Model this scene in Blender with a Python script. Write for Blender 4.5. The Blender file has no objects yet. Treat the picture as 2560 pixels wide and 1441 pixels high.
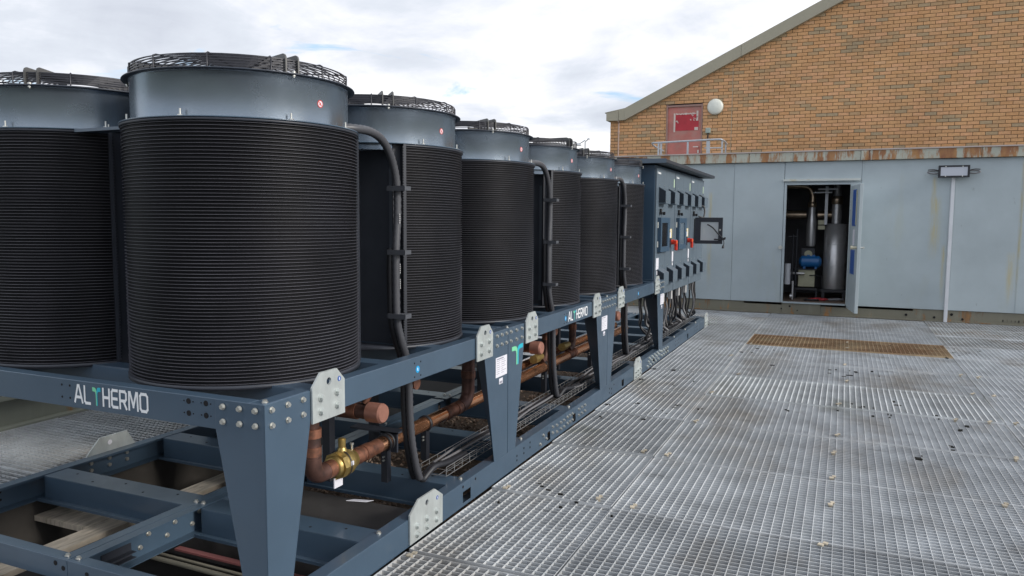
import bpy, math, random
from math import sin, cos, pi, radians as R
from mathutils import Vector, Matrix
random.seed(7)
S = bpy.context.scene
C = S.collection
# ------------------------------------------------------------------ camera
cam = bpy.data.cameras.new('camera'); camo = bpy.data.objects.new('camera', cam); C.objects.link(camo)
F_PX, YAW, PITCH, ROLL = 1893.23, 0.4126, 0.0892, 0.0068
fw = Vector((-sin(YAW)*cos(PITCH), cos(YAW)*cos(PITCH), -sin(PITCH)))
rt = fw.cross(Vector((0, 0, 1))).normalized(); up = rt.cross(fw)
r2 = rt*cos(ROLL)+up*sin(ROLL); u2 = -rt*sin(ROLL)+up*cos(ROLL)
M = Matrix((r2, u2, -fw)).transposed().to_4x4(); M.translation = Vector((1.9406, -2.1532, 1.64))
camo.matrix_world = M
cam.sensor_width = 36; cam.lens = F_PX/2560*36; cam.clip_start = 0.05; cam.clip_end = 3000
S.camera = camo
# ------------------------------------------------------------------ sky and sun
W = bpy.data.worlds.new('World'); S.world = W; W.use_nodes = True
SUN_AZ, SUN_EL = R(93), R(25)        # azimuth clockwise from +Y (sun over the right hand side), elevation
SKY_CLOUD = 6.4
def build_world():
    nt = W.node_tree; N = nt.nodes; L = nt.links; N.clear()
    out = N.new('ShaderNodeOutputWorld'); bg = N.new('ShaderNodeBackground'); bg.inputs[1].default_value = 0.1
    sky = N.new('ShaderNodeTexSky'); sky.sky_type = 'NISHITA'; sky.sun_disc = False
    sky.sun_elevation = SUN_EL; sky.sun_rotation = SUN_AZ; sky.air_density = 1.0; sky.dust_density = 1.2
    tc = N.new('ShaderNodeTexCoord')
    sep = N.new('ShaderNodeSeparateXYZ'); L.new(tc.outputs['Generated'], sep.inputs[0])
    def math_(op, a, b=None, c=None):
        n = N.new('ShaderNodeMath'); n.operation = op
        for i, v in enumerate((a, b, c)):
            if v is None: continue
            if isinstance(v, (int, float)): n.inputs[i].default_value = v
            else: L.new(v, n.inputs[i])
        return n.outputs[0]
    zc = math_('ADD', math_('MAXIMUM', sep.outputs[2], 0.0), 0.16)
    px = math_('DIVIDE', sep.outputs[0], zc); py = math_('DIVIDE', sep.outputs[1], zc)
    cb = N.new('ShaderNodeCombineXYZ'); L.new(px, cb.inputs[0]); L.new(py, cb.inputs[1])
    def noise(scale, det, rough, off, dist=0.0):
        mp = N.new('ShaderNodeMapping'); L.new(cb.outputs[0], mp.inputs[0]); mp.inputs['Location'].default_value = off
        n = N.new('ShaderNodeTexNoise'); n.inputs['Scale'].default_value = scale; n.inputs['Detail'].default_value = det
        n.inputs['Roughness'].default_value = rough; n.inputs['Distortion'].default_value = dist
        L.new(mp.outputs[0], n.inputs['Vector']); return n.outputs[0]
    def ramp(src, pts):
        r = N.new('ShaderNodeValToRGB'); L.new(src, r.inputs[0])
        e = r.color_ramp.elements
        while len(e) < len(pts): e.new(0.5)
        for i, (p, c) in enumerate(pts):
            e[i].position = p; e[i].color = (*c, 1) if len(c) == 3 else c
        return r.outputs[0]
    n1 = noise(0.62, 9, 0.56, (6.7, 2.2, 0), 0.6)
    n2 = noise(1.9, 8, 0.6, (9.0, 4.0, 2), 0.3)
    shade = math_('ADD', math_('MULTIPLY', n1, 0.62), math_('MULTIPLY', n2, 0.38))
    k = SKY_CLOUD
    cl = ramp(shade, [(0.35, (1.12*k, 1.12*k, 1.10*k)), (0.42, (0.96*k, 0.97*k, 0.98*k)), (0.475, (0.79*k, 0.805*k, 0.865*k)), (0.54, (0.63*k, 0.67*k, 0.74*k)), (0.70, (0.46*k, 0.49*k, 0.57*k))])
    # ribs of blue where both cloud layers thin out
    n3 = noise(1.3, 8, 0.6, (1.3, 7.7, 5), 0.6)
    cover = ramp(n3, [(0.385, (0.10, 0.10, 0.10)), (0.445, (1, 1, 1))])
    sk = N.new('ShaderNodeMix'); sk.data_type = 'RGBA'
    L.new(cover, sk.inputs['Factor']); 
    blue = N.new('ShaderNodeMix'); blue.data_type = 'RGBA'; blue.inputs['Factor'].default_value = 0.35
    L.new(sky.outputs[0], blue.inputs['A']); blue.inputs['B'].default_value = (0.42*k, 0.62*k, 0.92*k, 1)
    L.new(blue.outputs['Result'], sk.inputs['A']); L.new(cl, sk.inputs['B'])
    L.new(sk.outputs['Result'], bg.inputs[0]); L.new(bg.outputs[0], out.inputs[0])
build_world()
sl = bpy.data.lights.new('sun', 'SUN'); sl.energy = 1.5; sl.angle = R(14); sl.color = (1, 0.95, 0.88)
so = bpy.data.objects.new('sun', sl); C.objects.link(so)
sd = Vector((sin(SUN_AZ)*cos(SUN_EL), cos(SUN_AZ)*cos(SUN_EL), sin(SUN_EL)))
so.rotation_euler = sd.to_track_quat('Z', 'Y').to_euler(); so.location = (20, 0, 20)
S.view_settings.view_transform = 'Standard'; S.view_settings.look = 'None'; S.view_settings.exposure = 0.98; S.view_settings.gamma = 1
S.cycles.max_bounces = 6; S.cycles.glossy_bounces = 3; S.cycles.diffuse_bounces = 3; S.cycles.caustics_reflective = False

# ------------------------------------------------------------------ mesh helpers
class MB:
    def __init__(s): s.v = []; s.f = []; s.m = []; s.sm = []
    def add(s, vs, fs, mi=0, smooth=False):
        o = len(s.v); s.v += [tuple(v) for v in vs]
        for f in fs: s.f.append(tuple(i+o for i in f)); s.m.append(mi); s.sm.append(smooth)
        return s
    def box(s, a, b, mi=0):
        x0, y0, z0 = (min(a[i], b[i]) for i in range(3)); x1, y1, z1 = (max(a[i], b[i]) for i in range(3))
        return s.add([(x0, y0, z0), (x1, y0, z0), (x1, y1, z0), (x0, y1, z0), (x0, y0, z1), (x1, y0, z1), (x1, y1, z1), (x0, y1, z1)],
                     [(0, 3, 2, 1), (4, 5, 6, 7), (0, 1, 5, 4), (1, 2, 6, 5), (2, 3, 7, 6), (3, 0, 4, 7)], mi)
    def prism(s, pts, axis, a, b, mi=0):
        """polygon pts (2D) extruded along axis from a to b; pts are (u,v) in the two other axes"""
        def mk(p, w):
            return {0: (w, p[0], p[1]), 1: (p[0], w, p[1]), 2: (p[0], p[1], w)}[axis]
        n = len(pts); vs = [mk(p, a) for p in pts]+[mk(p, b) for p in pts]
        area = sum(pts[i][0]*pts[(i+1) % n][1]-pts[(i+1) % n][0]*pts[i][1] for i in range(n))
        fl = (area > 0) ^ (axis == 1) ^ (b < a)
        f1 = tuple(range(n)); f2 = tuple(range(n, 2*n))
        if fl: f1 = f1[::-1]
        else: f2 = f2[::-1]
        fs = [f1, f2]
        for i in range(n):
            j = (i+1) % n; q = (i, j, j+n, i+n)
            fs.append(q if fl else q[::-1])
        return s.add(vs, fs, mi)
    def cyl(s, p0, p1, r0, r1=None, n=12, mi=0, caps=True, smooth=True):
        r1 = r0 if r1 is None else r1
        p0 = Vector(p0); p1 = Vector(p1); d = (p1-p0).normalized()
        a = d.orthogonal().normalized(); b = d.cross(a)
        vs = [p0+(a*cos(2*pi*i/n)+b*sin(2*pi*i/n))*r0 for i in range(n)]+[p1+(a*cos(2*pi*i/n)+b*sin(2*pi*i/n))*r1 for i in range(n)]
        s.add(vs, [(i, (i+1) % n, (i+1) % n+n, i+n) for i in range(n)], mi, smooth)
        if caps:
            s.add(vs[:n], [tuple(range(n))[::-1]], mi); s.add(vs[n:], [tuple(range(n))], mi)
        return s
    def tube(s, path, r, n=8, mi=0, caps=True, rf=None):
        P = [Vector(p) for p in path]; m = len(P); a = None; rings = []
        for i in range(m):
            d = (P[min(i+1, m-1)]-P[max(i-1, 0)])
            d = d.normalized() if d.length > 1e-9 else Vector((0, 0, 1))
            if a is None: a = d.orthogonal().normalized()
            else:
                a = (a-d*a.dot(d)); a = a.normalized() if a.length > 1e-6 else d.orthogonal().normalized()
            b = d.cross(a); rr = r if rf is None else rf(i)
            rings.append([P[i]+(a*cos(2*pi*k/n)+b*sin(2*pi*k/n))*rr for k in range(n)])
        vs = [v for q in rings for v in q]
        fs = [(i*n+k, i*n+(k+1) % n, (i+1)*n+(k+1) % n, (i+1)*n+k) for i in range(m-1) for k in range(n)]
        s.add(vs, fs, mi, True)
        if caps:
            s.add(rings[0], [tuple(range(n))[::-1]], mi); s.add(rings[-1], [tuple(range(n))], mi)
        return s
    def lathe(s, prof, n=48, a0=0.0, a1=2*pi, mi=0, smooth=True, close=False, cx=0, cy=0):
        full = abs(a1-a0-2*pi) < 1e-6; na = n if full else n+1; m = len(prof)
        vs = []
        for i in range(na):
            t = a0+(a1-a0)*i/n
            for (r, z) in prof: vs.append((cx+r*cos(t), cy+r*sin(t), z))
        fs = []
        mm = m if close else m-1
        for i in range(n):
            j = (i+1) % na
            for k in range(mm):
                k2 = (k+1) % m
                fs.append((i*m+k, j*m+k, j*m+k2, i*m+k2))
        return s.add(vs, fs, mi, smooth)
    def mesh(s, name, mats, auto=None):
        me = bpy.data.meshes.new(name); me.from_pydata(s.v, [], s.f)
        for m in (mats if isinstance(mats, (list, tuple)) else [mats]): me.materials.append(m)
        me.polygons.foreach_set('material_index', s.m); me.polygons.foreach_set('use_smooth', s.sm)
        me.update(); return me
    def build(s, name, mats, parent=None, loc=None, bevel=0, rz=0):
        return obj(name, s.mesh(name, mats), parent, loc, bevel, rz)
def obj(name, me, parent=None, loc=None, bevel=0, rz=0):
    o = bpy.data.objects.new(name, me); C.objects.link(o)
    if parent is not None: o.parent = parent
    if loc: o.location = loc
    if rz: o.rotation_euler.z = rz
    if bevel:
        b = o.modifiers.new('bevel', 'BEVEL'); b.width = bevel; b.segments = 2; b.limit_method = 'ANGLE'; b.angle_limit = R(40)
        b.harden_normals = True
        for p in me.polygons: p.use_smooth = True
    return o
def thing(name, label, cat, group=None, loc=(0, 0, 0), rz=0):
    o = bpy.data.objects.new(name, None); C.objects.link(o); o.location = loc; o.rotation_euler.z = rz
    o.empty_display_size = 0.1
    o['label'] = label; o['category'] = cat
    if group: o['group'] = group
    return o
def tag(o, label, cat, group=None):
    o['label'] = label; o['category'] = cat
    if group: o['group'] = group
    return o
def stuff(o): o['kind'] = 'stuff'; return o
def struct(o, label=None):
    o['kind'] = 'structure'
    if label: o['label'] = label
    return o
def smooth_path(pts, sub=6):
    P = [Vector(p) for p in pts]; out = []
    for i in range(len(P)-1):
        p0 = P[max(i-1, 0)]; p1 = P[i]; p2 = P[i+1]; p3 = P[min(i+2, len(P)-1)]
        for k in range(sub):
            t = k/sub
            out.append(0.5*((2*p1)+(p2-p0)*t+(2*p0-5*p1+4*p2-p3)*t*t+(-p0+3*p1-3*p2+p3)*t**3))
    out.append(P[-1]); return out

# ------------------------------------------------------------------ materials
def mat(name, col, rough=0.5, metal=0.0, var=0.0, vscale=6.0, bump=0.0, bscale=80.0, dirt=None, dscale=2.0, damt=0.0, rvar=0.0, spec=None, coat=0.0, stretch=None, rnd=0.0, world=False):
    m = bpy.data.materials.new(name); m.use_nodes = True; nt = m.node_tree; N = nt.nodes; L = nt.links
    b = N['Principled BSDF']; b.inputs['Base Color'].default_value = (*col, 1); b.inputs['Roughness'].default_value = rough; b.inputs['Metallic'].default_value = metal
    if spec is not None: b.inputs['Specular IOR Level'].default_value = spec
    if coat: b.inputs['Coat Weight'].default_value = coat; b.inputs['Coat Roughness'].default_value = 0.15
    src = None
    if world:
        g = N.new('ShaderNodeNewGeometry'); src = g.outputs['Position']
    else:
        t = N.new('ShaderNodeTexCoord'); src = t.outputs['Object']
        oi = N.new('ShaderNodeObjectInfo'); mu = N.new('ShaderNodeVectorMath'); mu.operation = 'ADD'
        sc = N.new('ShaderNodeMath'); sc.operation = 'MULTIPLY'; sc.inputs[1].default_value = 37.0
        L.new(oi.outputs['Random'], sc.inputs[0]); L.new(src, mu.inputs[0]); L.new(sc.outputs[0], mu.inputs[1]); src = mu.outputs[0]
    def noise(scale, det=4, rough_=0.55, st=stretch):
        n = N.new('ShaderNodeTexNoise'); n.inputs['Scale'].default_value = scale; n.inputs['Detail'].default_value = det; n.inputs['Roughness'].default_value = rough_
        if st:
            mp = N.new('ShaderNodeMapping'); mp.inputs['Scale'].default_value = st; L.new(src, mp.inputs[0]); L.new(mp.outputs[0], n.inputs['Vector'])
        else: L.new(src, n.inputs['Vector'])
        return n.outputs[0]
    cur = None
    def mix(f, a, bb):
        x = N.new('ShaderNodeMix'); x.data_type = 'RGBA'
        if isinstance(f, float): x.inputs['Factor'].default_value = f
        else: L.new(f, x.inputs['Factor'])
        for k, v in (('A', a), ('B', bb)):
            if isinstance(v, tuple): x.inputs[k].default_value = (*v[:3], 1)
            else: L.new(v, x.inputs[k])
        return x.outputs['Result']
    if var:
        lo = tuple(c*(1-var) for c in col); hi = tuple(min(1, c*(1+var)) for c in col)
        rr = N.new('ShaderNodeMapRange'); rr.inputs[1].default_value = 0.3; rr.inputs[2].default_value = 0.7; L.new(noise(vscale), rr.inputs[0])
        cur = mix(rr.outputs[0], lo, hi)
    if dirt:
        rr = N.new('ShaderNodeMapRange'); rr.inputs[1].default_value = 0.62-damt*0.25; rr.inputs[2].default_value = 0.78-damt*0.15; L.new(noise(dscale, 7, 0.65), rr.inputs[0])
        rr.inputs[4].default_value = 0.85
        cur = mix(rr.outputs[0], cur if cur is not None else col, dirt)
    if rnd:
        oi2 = N.new('ShaderNodeObjectInfo'); hs = N.new('ShaderNodeHueSaturation'); mr = N.new('ShaderNodeMapRange')
        mr.inputs[3].default_value = 1-rnd; mr.inputs[4].default_value = 1+rnd; L.new(oi2.outputs['Random'], mr.inputs[0]); L.new(mr.outputs[0], hs.inputs['Value'])
        if cur is not None: L.new(cur, hs.inputs['Color'])
        else: hs.inputs['Color'].default_value = (*col, 1)
        cur = hs.outputs[0]
    if cur is not None: L.new(cur, b.inputs['Base Color'])
    if rvar:
        rr = N.new('ShaderNodeMapRange'); rr.inputs[1].default_value = 0.3; rr.inputs[2].default_value = 0.7; rr.inputs[3].default_value = max(0.02, rough-rvar); rr.inputs[4].default_value = min(1, rough+rvar)
        L.new(noise(vscale*1.7+3), rr.inputs[0]); L.new(rr.outputs[0], b.inputs['Roughness'])
    if bump:
        bp = N.new('ShaderNodeBump'); bp.inputs['Strength'].default_value = bump; bp.inputs['Distance'].default_value = 0.002
        L.new(noise(bscale, 3, 0.5, None), bp.inputs['Height']); L.new(bp.outputs[0], b.inputs['Normal'])
    return m
STEEL = (0.054, 0.090, 0.134)
m_blue = mat('blue_grey_powder_coat', STEEL, 0.38, 0, coat=0.45, var=0.08, vscale=3, bump=0.10, bscale=300, rvar=0.05)
m_cowl = mat('blue_grey_cowl_sheet', (0.25, 0.30, 0.36), 0.25, 0.82, var=0.05, vscale=2, bump=0.12, bscale=240, rvar=0.04, spec=0.8)
m_flange = mat('shaded_flange', (0.030, 0.038, 0.055), 0.4, 0, var=0.1)  # darkened all over to paint in the shade under the lip
m_cabdoor = mat('sky_lit_cabinet_door', (0.115, 0.150, 0.185), 0.33, 0, var=0.05, vscale=2, bump=0.05, bscale=300)  # cabinet blue lightened to paint the sky's reflection onto the fronts
m_navy = mat('dark_blue_cabinet_paint', (0.045, 0.085, 0.135), 0.36, 0, var=0.06, vscale=2, bump=0.1, bscale=300)
m_dark = mat('black_steel', (0.018, 0.020, 0.027), 0.45, 0, var=0.15, vscale=8)
m_core = mat('black_coil_core', (0.005, 0.0052, 0.007), 0.5, 0.0, spec=0.12, var=0.35, vscale=2.2, bump=0.3, bscale=400)
m_fin = mat('grey_coil_tube_edge', (0.080, 0.080, 0.095), 0.46, 0.1, var=0.40, vscale=3.0)
m_panel = mat('charcoal_sheet', (0.028, 0.032, 0.043), 0.45, 0, var=0.12, vscale=4)
m_guard = mat('dark_wire', (0.035, 0.036, 0.045), 0.35, 0.2)
m_arm = mat('dull_grey_arm', (0.10, 0.10, 0.098), 0.5, 0.2, var=0.2, vscale=10)
m_galv = mat('galvanised_plate', (0.56, 0.60, 0.59), 0.42, 0.45, var=0.13, vscale=9, dirt=(0.42, 0.45, 0.45), dscale=14, damt=0.3, rvar=0.1, stretch=(1, 1.5, 0.5))
m_bolt = mat('zinc_bolt', (0.62, 0.62, 0.58), 0.30, 0.75, var=0.1, vscale=60)
m_hole = mat('hole_darkness', (0.004, 0.004, 0.006), 0.9)
m_copper = mat('bright_copper', (0.90, 0.44, 0.24), 0.20, 0.92, var=0.10, vscale=9, rvar=0.08, world=True)
m_soot = mat('sooty_copper', (0.12, 0.062, 0.050), 0.5, 0.5, var=0.5, vscale=9, dirt=(0.03, 0.025, 0.025), dscale=8, damt=0.5, world=True)
m_copperd = mat('heat_blackened_copper', (0.27, 0.12, 0.075), 0.48, 0.6, var=0.45, vscale=14, dirt=(0.06, 0.045, 0.045), dscale=11, damt=0.6, rvar=0.15, world=True)
m_brass = mat('brass', (0.46, 0.33, 0.12), 0.38, 0.75, var=0.2, vscale=30, bump=0.2, bscale=120)
m_rubber = mat('black_rubber', (0.022, 0.023, 0.028), 0.5, var=0.2, vscale=20)
m_cable = mat('black_cable', (0.018, 0.018, 0.021), 0.42)
m_cablegrey = mat('grey_cable', (0.16, 0.16, 0.17), 0.5)
m_conduit = mat('corrugated_conduit', (0.065, 0.067, 0.076), 0.42)
m_clampg = mat('grey_clamp', (0.075, 0.080, 0.092), 0.45)
m_wire = mat('zinc_tray_wire', (0.42, 0.42, 0.42), 0.35, 0.7)
m_white = mat('white_label', (0.72, 0.72, 0.78), 0.5)
m_print = mat('grey_print', (0.28, 0.28, 0.34), 0.6)
m_logo = mat('white_lettering', (0.80, 0.82, 0.84), 0.4)
m_green = mat('green_lettering', (0.20, 0.62, 0.36), 0.4)
m_teal = mat('teal_lettering', (0.02, 0.42, 0.55), 0.4)
m_cyan = mat('cyan_sticker', (0.01, 0.33, 0.68), 0.4)
m_bluest = mat('blue_sticker', (0.03, 0.10, 0.36), 0.4)
m_red = mat('red_plastic', (0.68, 0.045, 0.02), 0.35)
m_orange = mat('orange_disc', (0.85, 0.30, 0.03), 0.4)
m_redst = mat('red_sticker_ring', (0.62, 0.06, 0.05), 0.4)
m_yellow = mat('yellow_tag', (0.72, 0.58, 0.20), 0.5)
m_beige = mat('beige_fascia_paint', (0.36, 0.33, 0.25), 0.5, var=0.06, vscale=1.5, dirt=(0.24, 0.22, 0.17), dscale=1.2, damt=0.2)
m_timber = mat('weathered_timber', (0.50, 0.44, 0.36), 0.85, var=0.28, vscale=5, dirt=(0.16, 0.14, 0.10), dscale=6, damt=0.4, stretch=(6, 1, 1), bump=0.4, bscale=60)
m_pvc = mat('white_pvc_trunking', (0.68, 0.70, 0.74), 0.4, var=0.05)
m_silver = mat('stainless_cladding', (0.60, 0.60, 0.61), 0.36, 0.7, var=0.12, vscale=3, rvar=0.08)
m_lagd = mat('scorched_stainless', (0.38, 0.30, 0.22), 0.3, 0.9, var=0.3, vscale=4)
m_compr = mat('bright_blue_tank', (0.015, 0.15, 0.42), 0.3)
m_cream = mat('cream_plastic', (0.48, 0.47, 0.33), 0.5, var=0.1)
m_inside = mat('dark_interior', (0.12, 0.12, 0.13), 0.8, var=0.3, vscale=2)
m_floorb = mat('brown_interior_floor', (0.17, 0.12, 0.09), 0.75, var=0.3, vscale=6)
m_lamp = mat('opal_lamp_cover', (0.74, 0.75, 0.68), 0.35)
m_diff = mat('frosted_lamp_glass', (0.50, 0.53, 0.60), 0.25)
m_black = mat('black_enamel', (0.010, 0.012, 0.018), 0.35)
m_railg = mat('galvanised_tube', (0.42, 0.44, 0.47), 0.4, 0.4, var=0.1, vscale=10)
m_glass = mat('dark_window', (0.012, 0.012, 0.014), 0.08, spec=0.8)
m_pinkst = mat('faded_red_strip', (0.52, 0.19, 0.18), 0.6)
m_duct = mat('dark_duct_lid', (0.055, 0.052, 0.052), 0.6, var=0.25, vscale=5)
m_clip = mat('pale_zinc_clip', (0.52, 0.46, 0.36), 0.5, 0.2, var=0.2, vscale=40, rnd=0.25)
m_pipe = mat('dull_pink_pipe', (0.46, 0.33, 0.27), 0.5, var=0.1)
m_mesh = mat('pale_strap', (0.5, 0.5, 0.5), 0.5)

def nodes_of(m): return m.node_tree.nodes, m.node_tree.links
def m_grating(name, base, line, rust=None, rustamt=0.0, dirtk=1.0):
    """galvanised grating: world-space weathering, stains of their own"""
    m = bpy.data.materials.new(name); m.use_nodes = True; N, L = nodes_of(m); b = N['Principled BSDF']
    g = N.new('ShaderNodeNewGeometry'); oi = N.new('ShaderNodeObjectInfo')
    def noise(sc, det, st=None, off=(0, 0, 0)):
        mp = N.new('ShaderNodeMapping'); L.new(g.outputs['Position'], mp.inputs[0]); mp.inputs['Location'].default_value = off
        if st: mp.inputs['Scale'].default_value = st
        n = N.new('ShaderNodeTexNoise'); n.inputs['Scale'].default_value = sc; n.inputs['Detail'].default_value = det; n.inputs['Roughness'].default_value = 0.62; L.new(mp.outputs[0], n.inputs['Vector']); return n.outputs[0]
    def rng(s, a, b_, c=0.0, d=1.0):
        r = N.new('ShaderNodeMapRange'); r.inputs[1].default_value = a; r.inputs[2].default_value = b_; r.inputs[3].default_value = c; r.inputs[4].default_value = d; L.new(s, r.inputs[0]); return r.outputs[0]
    def mix(f, a, c):
        x = N.new('ShaderNodeMix'); x.data_type = 'RGBA'
        L.new(f, x.inputs['Factor'])
        for k, v in (('A', a), ('B', c)):
            if isinstance(v, tuple): x.inputs[k].default_value = (*v, 1)
            else: L.new(v, x.inputs[k])
        return x.outputs['Result']
    col = mix(rng(noise(3.0, 6), 0.3, 0.7), tuple(c*0.78 for c in base), tuple(min(1, c*1.18) for c in base))
    col = mix(rng(noise(1.1, 7, (1, 0.6, 1), (4, 2, 0)), 0.50, 0.72, 0, 0.62*dirtk), col, (0.29, 0.225, 0.15))      # ochre film
    col = mix(rng(noise(6, 5, (0.5, 2.0, 1), (1, 9, 0)), 0.60, 0.78, 0, 0.6*dirtk), col, (0.10, 0.10, 0.10))   # dark grime streaks
    col = mix(rng(noise(0.8, 4, None, (7, 3, 0)), 0.62, 0.74, 0, 0.55), col, (0.20, 0.20, 0.13))
    if rust:
        col = mix(rng(noise(1.6, 6, None, (2, 2, 0)), 0.62-0.5*rustamt, 0.74-0.4*rustamt, 0, 0.92), col, rust)
    hs = N.new('ShaderNodeHueSaturation'); L.new(rng(oi.outputs['Random'], 0, 1, 0.86, 1.12), hs.inputs['Value']); L.new(col, hs.inputs['Color'])
    L.new(hs.outputs[0], b.inputs['Base Color']); b.inputs['Metallic'].default_value = 0.25
    L.new(rng(noise(5, 4), 0.3, 0.7, 0.38, 0.62), b.inputs['Roughness'])
    return m
G0 = (0.60, 0.63, 0.655)
mg = m_grating('weathered_galvanised_bars', G0, G0)
mg2 = m_grating('cleaner_lit_galvanised_edge', (0.62, 0.64, 0.655), G0, dirtk=0.8)  # less dirt, and paler in colour so the bar tops look lit
mgr = m_grating('rusty_bars', (0.33, 0.23, 0.13), G0, rust=(0.145, 0.070, 0.032), rustamt=0.55)
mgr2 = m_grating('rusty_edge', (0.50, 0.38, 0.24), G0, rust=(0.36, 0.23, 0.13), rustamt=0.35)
mgb = m_grating('ochre_and_blue_stained_bars', (0.36, 0.36, 0.34), G0, rust=(0.30, 0.20, 0.11), rustamt=0.20)
mgn = m_grating('newer_white_zinc_edge', (0.74, 0.77, 0.78), G0, dirtk=0.15)

def m_brick(name, island):
    m = bpy.data.materials.new(name); m.use_nodes = True; N, L = nodes_of(m); b = N['Principled BSDF']
    if island:
        g = N.new('ShaderNodeNewGeometry'); rnd = g.outputs['Random Per Island']
    else:
        o = N.new('ShaderNodeObjectInfo'); rnd = o.outputs['Random']
    r = N.new('ShaderNodeValToRGB'); r.color_ramp.interpolation = 'LINEAR'; L.new(rnd, r.inputs[0])
    pts = [(0.0, (0.52, 0.275, 0.125)), (0.20, (0.58, 0.325, 0.155)), (0.40, (0.52, 0.285, 0.135)), (0.54, (0.62, 0.335, 0.175)), (0.70, (0.50, 0.285, 0.14)), (0.80, (0.44, 0.27, 0.14)), (0.90, (0.40, 0.27, 0.15)), (0.955, (0.35, 0.265, 0.165)), (0.975, (0.60, 0.35, 0.19)), (1.0, (0.55, 0.32, 0.16))]
    e = r.color_ramp.elements
    while len(e) < len(pts): e.new(0.5)
    for i, (p, c) in enumerate(pts): e[i].position = p; e[i].color = (*c, 1)
    g2 = N.new('ShaderNodeNewGeometry'); n = N.new('ShaderNodeTexNoise'); n.inputs['Scale'].default_value = 28; n.inputs['Detail'].default_value = 5
    L.new(g2.outputs['Position'], n.inputs['Vector'])
    n2 = N.new('ShaderNodeTexNoise'); n2.inputs['Scale'].default_value = 0.7; n2.inputs['Detail'].default_value = 5; L.new(g2.outputs['Position'], n2.inputs['Vector'])
    ad = N.new('ShaderNodeMath'); ad.operation = 'ADD'; L.new(n.outputs[0], ad.inputs[0]); L.new(n2.outputs[0], ad.inputs[1])
    mr = N.new('ShaderNodeMapRange'); mr.inputs[1].default_value = 0.7; mr.inputs[2].default_value = 1.3; mr.inputs[3].default_value = 0.90; mr.inputs[4].default_value = 1.28; L.new(ad.outputs[0], mr.inputs[0])
    hs = N.new('ShaderNodeHueSaturation'); L.new(mr.outputs[0], hs.inputs['Value']); L.new(r.outputs[0], hs.inputs['Color']); L.new(hs.outputs[0], b.inputs['Base Color'])
    b.inputs['Roughness'].default_value = 0.85
    bp = N.new('ShaderNodeBump'); bp.inputs['Strength'].default_value = 0.5; bp.inputs['Distance'].default_value = 0.004; L.new(n.outputs[0], bp.inputs['Height']); L.new(bp.outputs[0], b.inputs['Normal'])
    return m
mb_single = m_brick('tan_brick', False); mb_many = m_brick('tan_bricks_far', True)
m_mortar = mat('brown_mortar', (0.10, 0.062, 0.032), 0.95, var=0.2, vscale=3, bump=0.3, bscale=100)

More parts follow.
